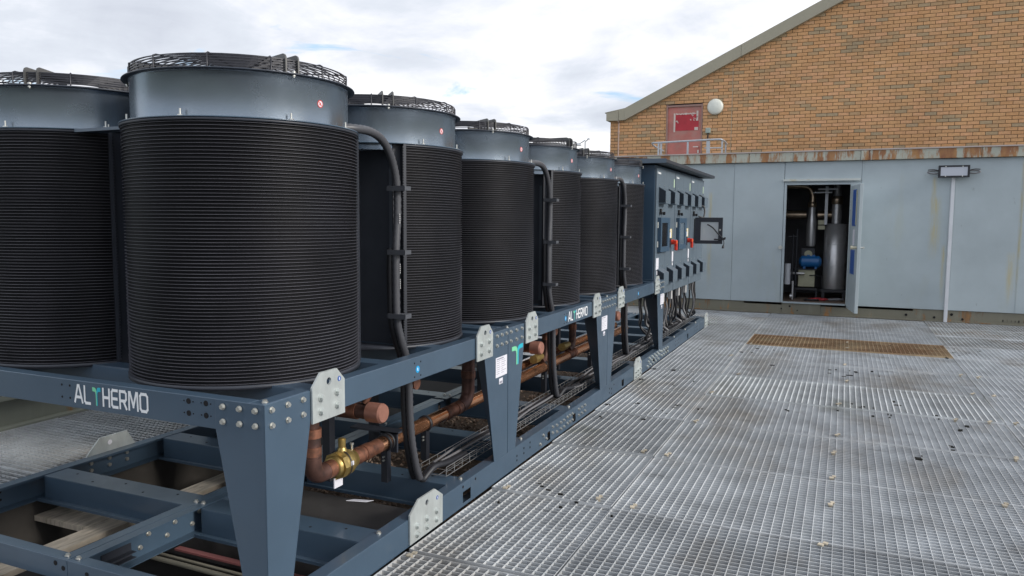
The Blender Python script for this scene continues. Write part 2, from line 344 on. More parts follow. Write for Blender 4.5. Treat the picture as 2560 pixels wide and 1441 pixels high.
def m_enclosure(name, base, streak=True, rustc=(0.30, 0.12, 0.035), amt=0.0, stains=()):
    """grey painted steel: faint stains; rust that runs down in streaks of its own"""
    m = bpy.data.materials.new(name); m.use_nodes = True; N, L = nodes_of(m); b = N['Principled BSDF']
    g = N.new('ShaderNodeNewGeometry')
    def noise(sc, det, st=None, off=(0, 0, 0), ro=0.6):
        mp = N.new('ShaderNodeMapping'); L.new(g.outputs['Position'], mp.inputs[0]); mp.inputs['Location'].default_value = off
        if st: mp.inputs['Scale'].default_value = st
        n = N.new('ShaderNodeTexNoise'); n.inputs['Scale'].default_value = sc; n.inputs['Detail'].default_value = det; n.inputs['Roughness'].default_value = ro; L.new(mp.outputs[0], n.inputs['Vector']); return n.outputs[0]
    def rng(s, a, b_, c=0.0, d=1.0):
        r = N.new('ShaderNodeMapRange'); r.inputs[1].default_value = a; r.inputs[2].default_value = b_; r.inputs[3].default_value = c; r.inputs[4].default_value = d; L.new(s, r.inputs[0]); return r.outputs[0]
    def mix(f, a, c):
        x = N.new('ShaderNodeMix'); x.data_type = 'RGBA'
        L.new(f, x.inputs['Factor'])
        for k, v in (('A', a), ('B', c)):
            if isinstance(v, tuple): x.inputs[k].default_value = (*v, 1)
            else: L.new(v, x.inputs[k])
        return x.outputs['Result']
    col = mix(rng(noise(1.3, 6), 0.3, 0.7), tuple(c*0.90 for c in base), tuple(c*1.08 for c in base))
    col = mix(rng(noise(2.0, 6, (1.5, 1.5, 0.25), (3, 1, 2)), 0.58, 0.78, 0, 0.45), col, (0.40, 0.42, 0.34))
    col = mix(rng(noise(14, 3, (1, 1, 0.6), (5, 0, 2)), 0.70, 0.74, 0, 0.35), col, (0.20, 0.22, 0.24))
    if amt:
        rs = mix(rng(noise(4, 5, (2, 2, 0.8)), 0.35, 0.65), rustc, (0.42, 0.20, 0.06))
        col = mix(rng(noise(2.6, 7, (1.6, 1.6, 0.35), (1, 1, 7), 0.7), 0.62-0.22*amt, 0.66-0.2*amt, 0, 0.93), col, rs)
        col = mix(rng(noise(9, 6, (1, 1, 0.2), (2, 5, 7), 0.7), 0.66-0.15*amt, 0.74-0.15*amt, 0, 0.7), col, (0.36, 0.17, 0.06))
    if stains:
        sp = N.new('ShaderNodeSeparateXYZ'); L.new(g.outputs['Position'], sp.inputs[0])
        def mth(op, a, b_=None):
            n = N.new('ShaderNodeMath'); n.operation = op
            for i, v in enumerate((a, b_)):
                if v is None: continue
                if isinstance(v, (int, float)): n.inputs[i].default_value = v
                else: L.new(v, n.inputs[i])
            return n.outputs[0]
        fz = noise(9, 5, (3.0, 1, 0.35), (0, 0, 3), 0.7)
        for (sx, hw, za, zb) in stains:
            dx = mth('ABSOLUTE', mth('SUBTRACT', sp.outputs[0], sx)); fx = rng(dx, hw, 0.0); f1 = rng(sp.outputs[2], za, za+0.35*(zb-za)); f2 = rng(sp.outputs[2], zb, zb-0.08)
            f = mth('MULTIPLY', mth('MULTIPLY', fx, mth('MULTIPLY', f1, f2)), rng(fz, 0.32, 0.62, 0, 0.85))
            col = mix(f, col, (0.50, 0.44, 0.24))
    L.new(col, b.inputs['Base Color']); b.inputs['Roughness'].default_value = 0.5
    bp = N.new('ShaderNodeBump'); bp.inputs['Strength'].default_value = 0.25; bp.inputs['Distance'].default_value = 0.02
    L.new(noise(1.1, 2, None, (8, 8, 8)), bp.inputs['Height']); L.new(bp.outputs[0], b.inputs['Normal'])
    return m
m_encl = m_enclosure('pale_grey_green_enclosure_paint', (0.42, 0.485, 0.515), stains=((3.27, 0.05, 1.75, 2.42), (3.30, 0.10, 1.0, 2.1), (4.50, 0.035, 0.3, 2.7), (4.40, 0.07, 0.3, 1.2), (5.2, 0.05, 0.5, 2.5), (3.45, 0.04, 0.3, 1.3), (-0.35, 0.05, 0.3, 2.2)))
m_fascia = m_enclosure('rust_streaked_fascia', (0.46, 0.47, 0.40), rustc=(0.24, 0.075, 0.025), amt=0.70)
m_basebeam = m_enclosure('stained_base_beam', (0.20, 0.19, 0.145), rustc=(0.16, 0.10, 0.055), amt=0.22)
m_basebeam2 = m_enclosure('pale_base_beam', (0.27, 0.28, 0.23), rustc=(0.26, 0.15, 0.06), amt=0.15)
def m_reddoor():
    m = mat('faded_red_door_paint', (0.50, 0.17, 0.14), 0.6, var=0.22, vscale=2.0, dirt=(0.40, 0.26, 0.22), dscale=1.7, damt=0.5, world=True)
    return m
m_door = m_reddoor()
m_sign = mat('red_sign_panel', (0.46, 0.02, 0.035), 0.4, var=0.12, vscale=6)
m_paper = mat('torn_paper', (0.66, 0.56, 0.50), 0.8)
def m_gravel():
    m = bpy.data.materials.new('brown_ballast'); m.use_nodes = True; N, L = nodes_of(m); b = N['Principled BSDF']
    g = N.new('ShaderNodeNewGeometry'); r = N.new('ShaderNodeValToRGB'); L.new(g.outputs['Random Per Island'], r.inputs[0])
    e = r.color_ramp.elements; e[0].color = (0.10, 0.065, 0.045, 1); e[1].color = (0.36, 0.27, 0.21, 1)
    L.new(r.outputs[0], b.inputs['Base Color']); b.inputs['Roughness'].default_value = 0.9; return m
m_grav = m_gravel()
m_roof = mat('dark_roof_membrane', (0.012, 0.0115, 0.011), 0.9, var=0.4, vscale=3)
m_land = mat('far_ground', (0.10, 0.11, 0.08), 0.95, var=0.3, vscale=0.05)

# ------------------------------------------------------------------ setting: ground, roof slab, deck
struct(MB().box((-900, -900, -6.3), (900, 900, -6.0)).build('ground', m_land))
struct(MB().box((-9, -8, -0.75), (12, 19, -0.55)).build('roof_slab', m_roof))
# brown stone ballast lying on the slab where the deck is open
def stones():
    b = MB(); rnd = random.Random(3)
    for i in range(5200):
        x = rnd.uniform(-2.2, -0.02); y = rnd.uniform(1.75, 10.0) if i % 3 else rnd.uniform(1.75, 5)
        z = -0.50+rnd.uniform(0, 0.035); a = rnd.uniform(0, pi); s = rnd.uniform(0.012, 0.03); w = s*rnd.uniform(0.4, 0.8); h = s*rnd.uniform(0.4, 0.8)
        ca, sa = cos(a), sin(a); t = rnd.uniform(-0.5, 0.5)
        vs = []
        for (u, v, q) in ((-1, 0, 0), (0, -1, 0), (1, 0, 0), (0, 1, 0), (0, 0, 1), (0, 0, -1)):
            u *= s; v *= w; q *= h
            q += u*t
            vs.append((x+u*ca-v*sa, y+u*sa+v*ca, z+q))
        b.add(vs, [(0, 1, 4), (1, 2, 4), (2, 3, 4), (3, 0, 4), (1, 0, 5), (2, 1, 5), (3, 2, 5), (0, 3, 5)])
    return b
stuff(tag(stones().build('gravel', m_grav), 'brown stone gravel seen below the open base frames', 'gravel'))
tag(MB().box((-2.3, 1.7, -0.549), (0.0, 10.1, -0.515)).build('gravel_tray', mat('brown_grit', (0.09, 0.065, 0.048), 0.95, var=0.5, vscale=60)), 'flat bed of brown grit under the gravel below the base frames', 'grit bed')

deck = bpy.data.objects.new('walkway_deck', None); C.objects.link(deck); deck['kind'] = 'structure'
PX, PY = 0.0503, 0.0418    # line pitch, bar pitch measured on the photo
grate_cache = {}
def grate_mesh(w, l, key='a', mats=None, lineh=0.0, lw=0.0024):
    k = (round(w, 3), round(l, 3), key)
    if k in grate_cache: return grate_cache[k]
    b = MB(); D = 0.030
    g = 0.004; x0, x1, y0, y1 = g, w-g, g, l-g
    nb = max(1, round((y1-y0)/PY)); nl = max(1, round((x1-x0)/PX))
    for i in range(1, nb):
        y = y0+(y1-y0)*i/nb; b.box((x0, y-0.0014, -D), (x1, y+0.0014, -0.0015), 0); b.box((x0, y-0.0018, -0.0015), (x1, y+0.0018, 0.0), 1)  # thin cap in the edge material paints a lit top on each bar
    for i in range(1, nl):
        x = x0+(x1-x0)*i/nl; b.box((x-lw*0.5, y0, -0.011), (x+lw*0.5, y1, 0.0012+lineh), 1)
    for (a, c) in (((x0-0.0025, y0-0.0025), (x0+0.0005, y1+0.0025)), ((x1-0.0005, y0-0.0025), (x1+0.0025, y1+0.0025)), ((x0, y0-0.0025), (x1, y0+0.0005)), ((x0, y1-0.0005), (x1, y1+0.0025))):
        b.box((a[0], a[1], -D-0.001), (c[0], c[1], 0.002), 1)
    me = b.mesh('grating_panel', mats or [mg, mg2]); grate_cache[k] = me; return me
ycuts = [-2.25, -1.15, -0.10, 0.96, 1.93, 2.98, 4.04, 5.09, 6.14, 7.24, 8.40, 9.42, 10.45, 11.35, 12.19]
rg = random.Random(11)
def grating_panel(x0, x1, y0, y1, key='a', mats=None, **k):
    me = grate_mesh(x1-x0, y1-y0, key, mats, **k)
    o = obj('grating_panel', me, deck, (x0, y0, rg.uniform(-0.002, 0.002)))
    o.rotation_euler = (R(rg.uniform(-0.7, 0.25)), R(rg.uniform(-0.15, 0.15)), 0)
    return o
for i in range(len(ycuts)-1):
    y0, y1 = ycuts[i], ycuts[i+1]
    if y1 > -0.2:
        if i < 2: pass
    xa = 0.012 if y0 < 9.9 else -2.4
    if y0 >= 10.4: xa = -2.4
    # column beside the skid
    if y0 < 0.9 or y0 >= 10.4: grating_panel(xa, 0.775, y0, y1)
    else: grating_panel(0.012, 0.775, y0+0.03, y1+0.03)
    if y0 == 8.40: grating_panel(0.785, 3.215, y0, y1, 'rust', [mgr, mgr2]).__setitem__('label', 'rust brown grating panel')
    elif y0 == 5.09: grating_panel(0.785, 3.215, y0, y1, 'new', [mg, mgn], lineh=0.004, lw=0.008).__setitem__('label', 'newer grating panel with white cross bars')
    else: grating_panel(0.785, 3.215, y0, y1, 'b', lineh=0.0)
    if y0 >= 9.4: grating_panel(3.225, 5.65, y0, y1, 'st', [mgb, mg2], lineh=0.002, lw=0.006).__setitem__('label', 'ochre stained grating panel')
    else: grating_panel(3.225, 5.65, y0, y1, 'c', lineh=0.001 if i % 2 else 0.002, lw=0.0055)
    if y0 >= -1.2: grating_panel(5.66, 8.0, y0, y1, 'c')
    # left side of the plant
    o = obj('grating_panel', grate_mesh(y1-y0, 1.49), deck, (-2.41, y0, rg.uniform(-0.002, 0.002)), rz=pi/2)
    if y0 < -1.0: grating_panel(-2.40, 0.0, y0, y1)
# deck joists under the panels
for x in (0.05, 0.78, 2.0, 3.22, 4.4, 5.65, -3.85, -2.46):
    MB().box((x-0.04, -2.3, -0.16), (x+0.04, 12.1, -0.034)).build('support_joist', m_dark, deck)
# dark scraps caught between the bars
db = MB(); rd = random.Random(17)
for i in range(90):
    cx_, cy_ = rd.choice(((0.5, 4.2), (0.3, 5.6), (0.7, 5.3), (2.2, 5.0), (2.6, 4.95), (2.9, 8.6), (1.9, 6.9), (0.6, 7.9), (3.4, 8.9), (2.7, 3.9), (3.1, 9.0), (0.3, 1.9))); x = cx_+rd.gauss(0, 0.28); y = cy_+rd.gauss(0, 0.22); x = max(x, 0.03); w = rd.uniform(0.008, 0.05); l = rd.uniform(0.004, 0.012); z = -0.004
    for q in range(rd.choice((1, 1, 2))):
        db.box((x, y, z-0.008), (x+w, y+l, z+rd.uniform(0.002, 0.007))); x += rd.uniform(-.03, .03); y += 0.02
stuff(tag(db.build('debris', mat('black_debris', (0.02, 0.02, 0.018), 0.9)), 'small dark scraps caught between the grating bars', 'debris'))
# clips that hold the panels
clipme = MB().box((-0.015, -0.026, 0.0), (0.011, 0.002, 0.007)).box((0.002, 0.002, 0.003), (0.024, 0.026, 0.010)).box((-0.008, -0.012, -0.02), (0.008, 0.004, 0.0)).mesh('grating_clip', m_clip)
for (x, y) in ((0.06, 0.93), (0.67, 2.05), (0.89, 2.0), (0.10, 1.98), (0.86, 3.06), (0.69, 3.06), (1.93, 3.02), (1.95, 4.10), (1.93, 3.6), (1.95, 5.20), (1.93, 2.52), (1.90, 1.90), (2.85, 5.02), (3.10, 5.06), (3.29, 5.10), (0.83, 5.18), (0.95, 6.2), (2.02, 6.32), (2.0, 7.3), (3.15, 7.2), (3.31, 7.15), (3.13, 6.2), (3.30, 6.18), (0.72, 7.35), (2.03, 8.6), (2.03, 9.1), (2.86, 2.93), (0.88, 4.05), (3.1, 4.0), (1.35, 9.5), (0.84, 8.4)):
    obj('grating_clip', clipme, deck, (x, y, 0.004), rz=rg.uniform(-0.3, 0.3))

# ------------------------------------------------------------------ plant enclosure behind the deck
YE = 12.2
en = thing('plant_enclosure', 'long pale grey-green plant enclosure with rusty fascia and an open doorway', 'enclosure')
def wallpan(x0, x1, z0, z1, y=YE):
    return MB().box((x0, y, z0), (x1, y+0.05, z1)).build('wall_panel', m_encl, en, bevel=0.003)
wallpan(-3.6, -1.32, 0.2, 2.695); wallpan(-1.314, 0.06, 0.2, 2.695)
wallpan(0.927, 2.165, 2.335, 2.695)
wallpan(2.035, 2.165, 0.2, 2.332, YE+0.001)
wallpan(2.168, 3.56, 0.2, 2.695); wallpan(3.563, 4.49, 0.2, 2.695); wallpan(4.493, 5.75, 0.2, 2.695); wallpan(5.753, 7.6, 0.2, 2.695)
wallpan(0.063, 0.92, 0.2, 2.695, YE-0.004)
for x in (-1.317, 0.0635, 2.1685, 3.5635, 4.4935, 5.7535): MB().box((x-0.02, YE+0.002, 0.2), (x+0.02, YE+0.004, 2.69)).build('seam_backing', m_encl, en) if x > 2.17 or x < 0 else None
for x in (0.905, 2.19, 3.585, 4.515): MB().box((x-0.008, YE-0.003, 0.2), (x+0.008, YE+0.001, 2.69)).build('seam_strip', m_encl, en)
MB().box((0.90, YE-0.035, 2.378), (2.15, YE-0.001, 2.396)).box((0.90, YE-0.038, 2.360), (2.15, YE-0.034, 2.396)).build('drip_rail', mat('pale_drip_rail', (0.55, 0.58, 0.56), 0.5, dirt=(0.42, 0.33, 0.12), dscale=4, damt=0.3), en)
# door frame, leaf, handles
MB().box((0.927, YE-0.006, 0.205), (0.965, YE+0.09, 2.332)).box((2.0, YE+0.001, 0.205), (2.034, YE+0.09, 2.332)).box((0.966, YE+0.002, 2.296), (1.999, YE+0.09, 2.331)).box((0.966, YE-0.01, 0.195), (1.999, YE+0.09, 0.218)).build('door_frame', m_encl, en)
dl = MB().box((0, -0.90, 0), (0.05, 0, 2.10)).build('door', m_encl, en, loc=(2.01, YE-0.02, 0.165), bevel=0.004); dl.rotation_euler.z = R(8.0)
dl['label'] = 'door leaf standing open'
MB().box((-0.006, -0.62, 1.42), (-0.001, -0.28, 2.02)).build('poster', m_bluest, dl)
MB().box((-0.010, -0.70, 1.44), (-0.002, -0.64, 2.0)).build('notice', m_cream, dl)
MB().box((-0.006, -0.66, 0.62), (-0.001, -0.28, 1.02)).build('poster', m_bluest, dl)
MB().box((-0.006, -0.60, 1.10), (-0.001, -0.42, 1.36)).build('notice', m_white, dl)
MB().cyl((-0.07, -0.82, 1.07), (0.0, -0.82, 1.07), 0.022).cyl((-0.09, -0.82, 1.07), (-0.06, -0.82, 1.07), 0.032).build('knob', mat('cream_knob', (0.6, 0.56, 0.42), 0.4), dl)
MB().cyl((0.05, -0.82, 1.07), (0.12, -0.82, 1.07), 0.014).box((0.10, -0.84, 1.055), (0.115, -0.74, 1.085)).build('handle', m_bolt, dl)
MB().cyl((0.895, YE-0.07, 1.19), (0.895, YE-0.004, 1.19), 0.016).cyl((0.895, YE-0.072, 1.19), (0.895, YE-0.055, 1.19), 0.03).cyl((0.895, YE-0.012, 1.19), (0.895, YE-0.004, 1.19), 0.035).build('handle', m_bolt, en)
# fascia: lengths bolted end to end
for i, (x0, x1) in enumerate(((-3.7, -2.0), (-1.994, 0.31), (0.316, 1.05), (1.056, 2.135), (2.141, 2.26), (2.266, 3.9), (3.906, 5.6), (5.606, 7.7))):
    z1 = 2.862
    if x1-x0 < 0.3: MB().box((x0, YE-0.075, 2.70), (x1, YE+0.02, z1-0.004)).build('fascia_joint', m_fascia, en)
    else: MB().box((x0, YE-0.06, 2.70), (x1, YE+0.02, z1)).build('fascia_panel', m_fascia, en, bevel=0.004)
MB().box((-3.7, YE-0.075, 2.864), (7.7, YE+0.3, 2.885)).build('roof_edge', mat('pinkish_roof_edge', (0.50, 0.43, 0.40), 0.7, var=0.1), en)
MB().box((-3.6, YE+0.06, 2.70), (7.6, 14.75, 2.862)).box((-3.6, 14.6, 0.0), (7.6, 14.75, 2.69)).box((-3.6, YE+0.06, 0.0), (-3.5, 14.59, 2.69)).box((7.5, YE+0.06, 0.0), (7.6, 14.59, 2.69)).build('shell', m_encl, en)
MB().box((-3.6, YE+0.02, 0.015), (0.95, YE+0.09, 0.195)).box((2.15, YE+0.02, 0.015), (7.6, YE+0.09, 0.195)).box((0.953, YE+0.012, 0.015), (1.6, YE+0.09, 0.192)).box((1.603, YE+0.02, 0.015), (2.147, YE+0.09, 0.192)).box((-3.6, YE-0.03, 0.004), (7.6, YE+0.018, 0.022)).build('base_beam', m_basebeam, en)
hb = MB()
for (x, z, r) in ((1.09, 0.14, 0.017), (0.95, 0.09, 0.012), (1.22, 0.07, 0.011), (2.95, 0.09, 0.02), (3.37, 0.07, 0.018), (3.62, 0.13, 0.022), (3.78, 0.06, 0.018)): hb.cyl((x, YE+0.005, z), (x, YE+0.0185, z), r, n=10)
for i in range(12): hb.box((4.35+i*0.055+rg.uniform(-.01, .01), YE+0.010, 0.05), (4.356+i*0.055, YE+0.0185, 0.075+rg.uniform(0, .02)))
hb.build('bolt_holes', m_hole, en)
# interior of the enclosure
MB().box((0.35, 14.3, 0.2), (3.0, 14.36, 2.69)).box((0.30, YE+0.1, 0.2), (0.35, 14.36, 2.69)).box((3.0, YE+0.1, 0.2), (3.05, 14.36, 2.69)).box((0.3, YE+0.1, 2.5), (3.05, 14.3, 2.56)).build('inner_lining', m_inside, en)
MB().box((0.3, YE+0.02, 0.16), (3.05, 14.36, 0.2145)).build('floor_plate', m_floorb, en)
# things inside
t = thing('silencer_tank', 'tall stainless clad cylinder at the right inside the open doorway', 'cylinder', loc=(1.79, 13.2, 0.2145))
MB().lathe([(0.195, 0.19), (0.20, 0.20), (0.20, 1.40), (0.12, 1.405)], 40).build('shell', m_silver, t)
for z in (0.62, 1.02): MB().lathe([(0.2005, z), (0.204, z+0.006), (0.2005, z+0.012)], 40).build('band', m_silver, t)
MB().lathe([(0.085, 1.405), (0.085, 1.76)], 28).lathe([(0.085, 1.90), (0.065, 1.95), (0.065, 2.2)], 28).build('neck', m_silver, t)
MB().lathe([(0.088, 1.76), (0.10, 1.77), (0.10, 1.90), (0.088, 1.91)], 28).build('collar', m_lagd, t)
MB().box((-0.22, -0.22, 0.14), (0.22, 0.22, 0.185)).box((-0.2, -0.2, 0), (-0.15, -0.15, 0.14)).box((0.15, -0.2, 0), (0.2, -0.15, 0.14)).build('stand', m_dark, t)
t = thing('exhaust_pipe', 'slim stainless exhaust pipe with elbow left of the tank inside the doorway', 'pipe', loc=(1.36, 13.25, 0.9))
MB().lathe([(0.075, 0.29), (0.085, 0.34), (0.088, 0.70), (0.075, 0.82), (0.06, 0.90), (0.06, 1.02)], 28).build('pipe', m_silver, t)
MB().lathe([(0.062, 1.02), (0.075, 1.03), (0.075, 1.11), (0.062, 1.12)], 28).build('collar', m_lagd, t)
MB().tube(smooth_path([(0, 0, 1.1), (0, 0, 1.24), (-0.05, 0, 1.36), (-0.18, 0, 1.42), (-0.6, 0, 1.43)]), 0.058, 14).build('elbow', m_lagd, t)
MB().cyl((-0.9, 0.1, 0.88), (-0.1, 0.1, 0.88), 0.085, n=20).cyl((0.1, 0.1, 0.88), (0.35, 0.1, 0.88), 0.08, n=20).build('branch', m_lagd, t)
t = thing('air_receiver', 'bright blue horizontal air tank standing on the cream cabinet', 'air tank', loc=(1.37, 13.1, 0.775))
MB().cyl((-0.15, 0, 0.13), (0.15, 0, 0.13), 0.11, n=28).cyl((0.15, 0, 0.13), (0.195, 0, 0.13), 0.11, 0.06, n=28).cyl((-0.195, 0, 0.13), (-0.15, 0, 0.13), 0.06, 0.11, n=28).build('tank', m_compr, t)
MB().box((-0.12, -0.06, 0), (-0.08, 0.06, 0.04)).box((0.08, -0.06, 0), (0.12, 0.06, 0.04)).build('foot', m_compr, t)
MB().box((-0.06, -0.03, 0.235), (-0.01, 0.03, 0.26)).box((0.03, -0.03, 0.235), (0.08, 0.03, 0.26)).build('bracket', m_compr, t)
MB().box((-0.16, 0.02, 0.24), (0.07, 0.15, 0.38)).build('pump_body', m_panel, t)
MB().cyl((-0.04, -0.0, 0.27), (-0.04, 0.018, 0.27), 0.07, n=20).build('pulley', m_cream, t)
t = thing('cream_cabinet', 'cream metal box on a low stand beneath the blue air tank', 'cabinet', loc=(1.31, 13.15, 0.2145))
MB().box((-0.14, -0.12, 0.22), (0.15, 0.12, 0.535)).build('body', m_cream, t, bevel=0.008)
MB().box((-0.31, -0.15, 0.54), (0.18, 0.15, 0.557)).build('shelf', m_panel, t)
MB().box((-0.2, -0.12, 0.16), (0.2, 0.12, 0.2)).box((-0.2, -0.1, 0), (-0.17, 0.1, 0.16)).box((0.17, -0.1, 0), (0.2, 0.1, 0.16)).build('stand', m_dark, t)
MB().cyl((-0.3, -0.16, 0.47), (-0.03, -0.16, 0.47), 0.025).build('pipe_stub', m_silver, t)
MB().tube(smooth_path([(0.06, -0.14, 0.44), (0.2, -0.15, 0.44), (0.27, -0.1, 0.40), (0.28, -0.1, 0.12)]), 0.009, 6).build('hose', m_rubber, t)
t = thing('white_canister', 'white lagged canister and pipes at the left edge of the open doorway', 'canister', loc=(0.995, 12.75, 0.2145))
MB().cyl((0, 0, 0.28), (0, 0, 0.66), 0.055, n=20).build('body', m_pvc, t)
MB().cyl((0.08, 0.02, 0.05), (0.08, 0.02, 1.2), 0.014).cyl((0.14, 0.05, 0.25), (0.14, 0.05, 1.3), 0.016).cyl((0.0, 0.02, 1.16), (0.16, 0.05, 1.16), 0.012).build('pipes', m_dark, t)
MB().cyl((0.1, 0, 0.0), (0.1, 0, 0.34), 0.022).cyl((0.06, -0.04, 0.06), (0.1, -0.04, 0.06), 0.045).build('fitting', m_silver, t)
t = thing('cable_strut', 'grey vertical strut with lamp bar hanging inside the doorway', 'strut')
MB().box((1.585, 13.0, 1.60), (1.635, 13.04, 2.30)).build('strut', m_railg, t)
MB().box((1.46, 12.98, 2.235), (1.80, 13.05, 2.262)).box((1.38, 12.9, 2.175), (1.70, 12.93, 2.195)).build('lamp_bar', m_pvc, t)
MB().box((1.48, 13.05, 1.51), (1.60, 13.15, 1.58)).box((1.48, 13.05, 1.60), (1.60, 13.15, 1.68)).build('junction_box', m_cream, t)
rr = random.Random(5)
def coil(x, y, z, r, n, k, rad, m, label):
    pts = []
    for i in range(n*8):
        a = i*2*pi/8; pts.append((x+r*cos(a)*rr.uniform(.8, 1.25)+i*k, y+0.5*r*sin(a)*rr.uniform(.8, 1.3), z+rr.uniform(0, 0.03)))
    tag(MB().tube(smooth_path(pts, 3), rad, 6).build('coiled_cable', m), label, 'cable')
coil(1.50, 12.65, 0.232, 0.12, 4, 0.003, 0.010, mat('red_cable', (0.40, 0.03, 0.04), 0.5), 'tangle of red cable on the brown floor inside the doorway')
coil(1.80, 12.70, 0.232, 0.13, 4, 0.002, 0.009, m_cablegrey, 'tangle of grey cable at the foot of the stainless cylinder')
coil(1.42, 12.55, 0.232, 0.12, 2, 0.003, 0.012, m_cable, 'black cable beside the red one on the brown floor')
# floodlight and trunking
fl = thing('floodlight', 'black framed rectangular floodlight with frosted front on the enclosure wall', 'floodlight', loc=(3.52, YE-0.14, 2.478))
MB().box((-0.222, 0.0, -0.098), (0.222, 0.05, 0.098)).box((-0.222, -0.012, 0.07), (0.222, 0, 0.098)).box((-0.222, -0.012, -0.098), (0.222, 0, -0.07)).box((-0.222, -0.012, -0.07), (-0.19, 0, 0.07)).box((0.19, -0.012, -0.07), (0.222, 0, 0.07)).box((-0.1, 0.05, -0.04), (0.1, 0.138, 0.04)).build('housing', m_black, fl, bevel=0.004)
MB().box((-0.19, -0.006, -0.07), (0.19, -0.001, 0.07)).build('diffuser', m_diff, fl)
for s in (-1, 1):
    MB().tube(smooth_path([(s*0.22, 0.03, -0.03), (s*0.30, 0.02, -0.035), (s*0.37, 0.03, -0.012), (s*0.33, 0.08, 0.012), (s*0.22, 0.06, 0.012)]), 0.011, 8).build('cable_loop', m_cablegrey, fl)
    MB().tube(smooth_path([(s*0.22, 0.02, 0.015), (s*0.29, 0.02, 0.032), (s*0.37, 0.05, 0.03)]), 0.008, 8).build('cable_loop', m_cable, fl)
    for z in (-0.078, 0.078): MB().cyl((s*0.12, -0.02, z), (s*0.12, -0.008, z), 0.009, n=8).build('bolt', m_bolt, fl)
tag(MB().box((3.505, YE-0.05, 0.004), (3.555, YE-0.008, 2.385)).box((3.500, YE-0.048, 0.004), (3.504, YE-0.01, 2.385)).build('cable_trunking', m_pvc, bevel=0.003), 'white vertical trunking below the floodlight', 'trunking')

# second enclosure along the left side of the deck
e2 = thing('plant_enclosure', 'pale enclosure seen under the front beam at the far left', 'enclosure')
for k in range(9):
    MB().box((-4.5, -1.2+k*1.25, 0.27), (-3.93, 0.044+k*1.25, 2.10)).build('wall_panel', m_encl, e2)
MB().box((-4.4, -1.2, 0.0), (-3.985, 10.0, 0.268)).box((-3.984, -1.2, 0.003), (-3.90, 10.0, 0.02)).box((-3.984, -1.2, 0.23), (-3.915, 10.0, 0.266)).build('base_beam', m_basebeam2, e2)

# ------------------------------------------------------------------ brick building
YB = 16.25
bb = thing('brick_building', 'tan brick gable wall with beige rake fascia rising behind the enclosure', 'building')
def zlow(x): return 4.094 if x < -3.1 else 4.094+0.4845*(x+3.1)
wl_ = MB()
wl_.prism([(-3.482, -5.99), (-2.10, -5.99), (-2.10, zlow(-2.10)), (-3.1, 4.11), (-3.482, 4.11)], 1, YB, YB+0.3)
wl_.prism([(-2.10, 4.41), (-1.24, 4.41), (-1.24, zlow(-1.24)), (-2.10, zlow(-2.10))], 1, YB, YB+0.3)
wl_.prism([(-2.10, -5.99), (-1.24, -5.99), (-1.24, 2.3), (-2.10, 2.3)], 1, YB, YB+0.3)
wl_.prism([(-1.24, -5.99), (10.0, -5.99), (10.0, zlow(8.0)-1.0), (8.0, zlow(8.0)), (-1.24, zlow(-1.24))], 1, YB, YB+0.3)
wl_.build('wall', m_mortar, bb)
cells = []
row = 0; z = 2.40
while z < 8.0:
    off = 0 if row % 2 else 0.1125
    x = -3.482-off
    while x < 7.2:
        a, b_ = max(x+0.005, -3.482), x+0.220
        zt = zlow(max(a, -3.1))-0.0
        if b_-a > 0.03 and z+0.07 < zlow(b_)+0.13 and z+0.07 < zt+0.24:
            segs = [(a, b_)]
            if z < 4.42:
                segs = []
                if a < -2.10: segs.append((a, min(b_, -2.105)))
                if b_ > -1.24: segs.append((max(a, -1.235), b_))
            for (p, q) in segs:
                if q-p > 0.02: cells.append((p, q, z+0.005, z+0.070))
        x += 0.225
    z += 0.075; row += 1
cp = Vector((1.94, -2.15, 1.64))
def inframe(c):
    p = Vector(((c[0]+c[1])/2, YB, (c[2]+c[3])/2))-cp; d = p.dot(fw); u = p.dot(r2)/d*F_PX; v = p.dot(u2)/d*F_PX
    return abs(u) < 1275 and abs(v) < 716 and (c[2]+c[3])/2 > 3.30
vis = [c for c in cells if inframe(c) and abs(c[1]-c[0]-0.215) < 1e-4]
vis.sort(key=lambda c: (Vector(((c[0]+c[1])/2, YB, (c[2]+c[3])/2))-cp).length)
single = set(vis[:300])
bm1 = MB().box((0, -0.008, 0), (0.215, 0.02, 0.065)).mesh('brick', mb_single)
rb = random.Random(2)
for c in vis[:300]: obj('brick', bm1, bb, (c[0], YB-rb.uniform(0, 0.003), c[2]))
many = MB()
for c in cells:
    if c not in single: many.box((c[0], YB-0.008-rb.uniform(0, 0.003), c[2]), (c[1], YB+0.02, c[3]))
stuff(many.build('bricks', mb_many, bb))
def rake(x): return 4.355+0.4787*(x+3.107)
rk = MB(); 
rk.prism([(-3.56, 4.095), (-3.26, 4.085), (-3.255, 4.33), (-3.56, 4.275)], 1, YB-0.12, YB+0.25)
rk.build('fascia_board', m_beige, bb, bevel=0.004)
for (a, c) in ((-3.25, -3.10), (-3.10, -0.40), (-0.395, 2.4), (2.405, 5.2), (5.205, 8.0)):
    zb = lambda x: 4.090 if x < -3.2 else zlow(x)+0.0
    zt = lambda x: 4.335 if x < -3.2 else rake(x)
    MB().prism([(a, zb(a)), (c, zb(c)), (c, zt(c)), (a, zt(a))], 1, YB-0.12, YB+0.25).build('fascia_board', m_beige, bb, bevel=0.004)
MB().prism([(-3.6, 4.28), (-3.1, 4.36), (8.0, rake(8.0)+0.004), (8.0, rake(8.0)+0.03), (-3.1, 4.385), (-3.6, 4.30)], 1, YB-0.10, YB+8).build('roof', m_beige, bb)
MB().box((-0.581, YB-0.0125, 2.4), (-0.571, YB-0.002, 5.2)).build('movement_joint', m_beige, bb)
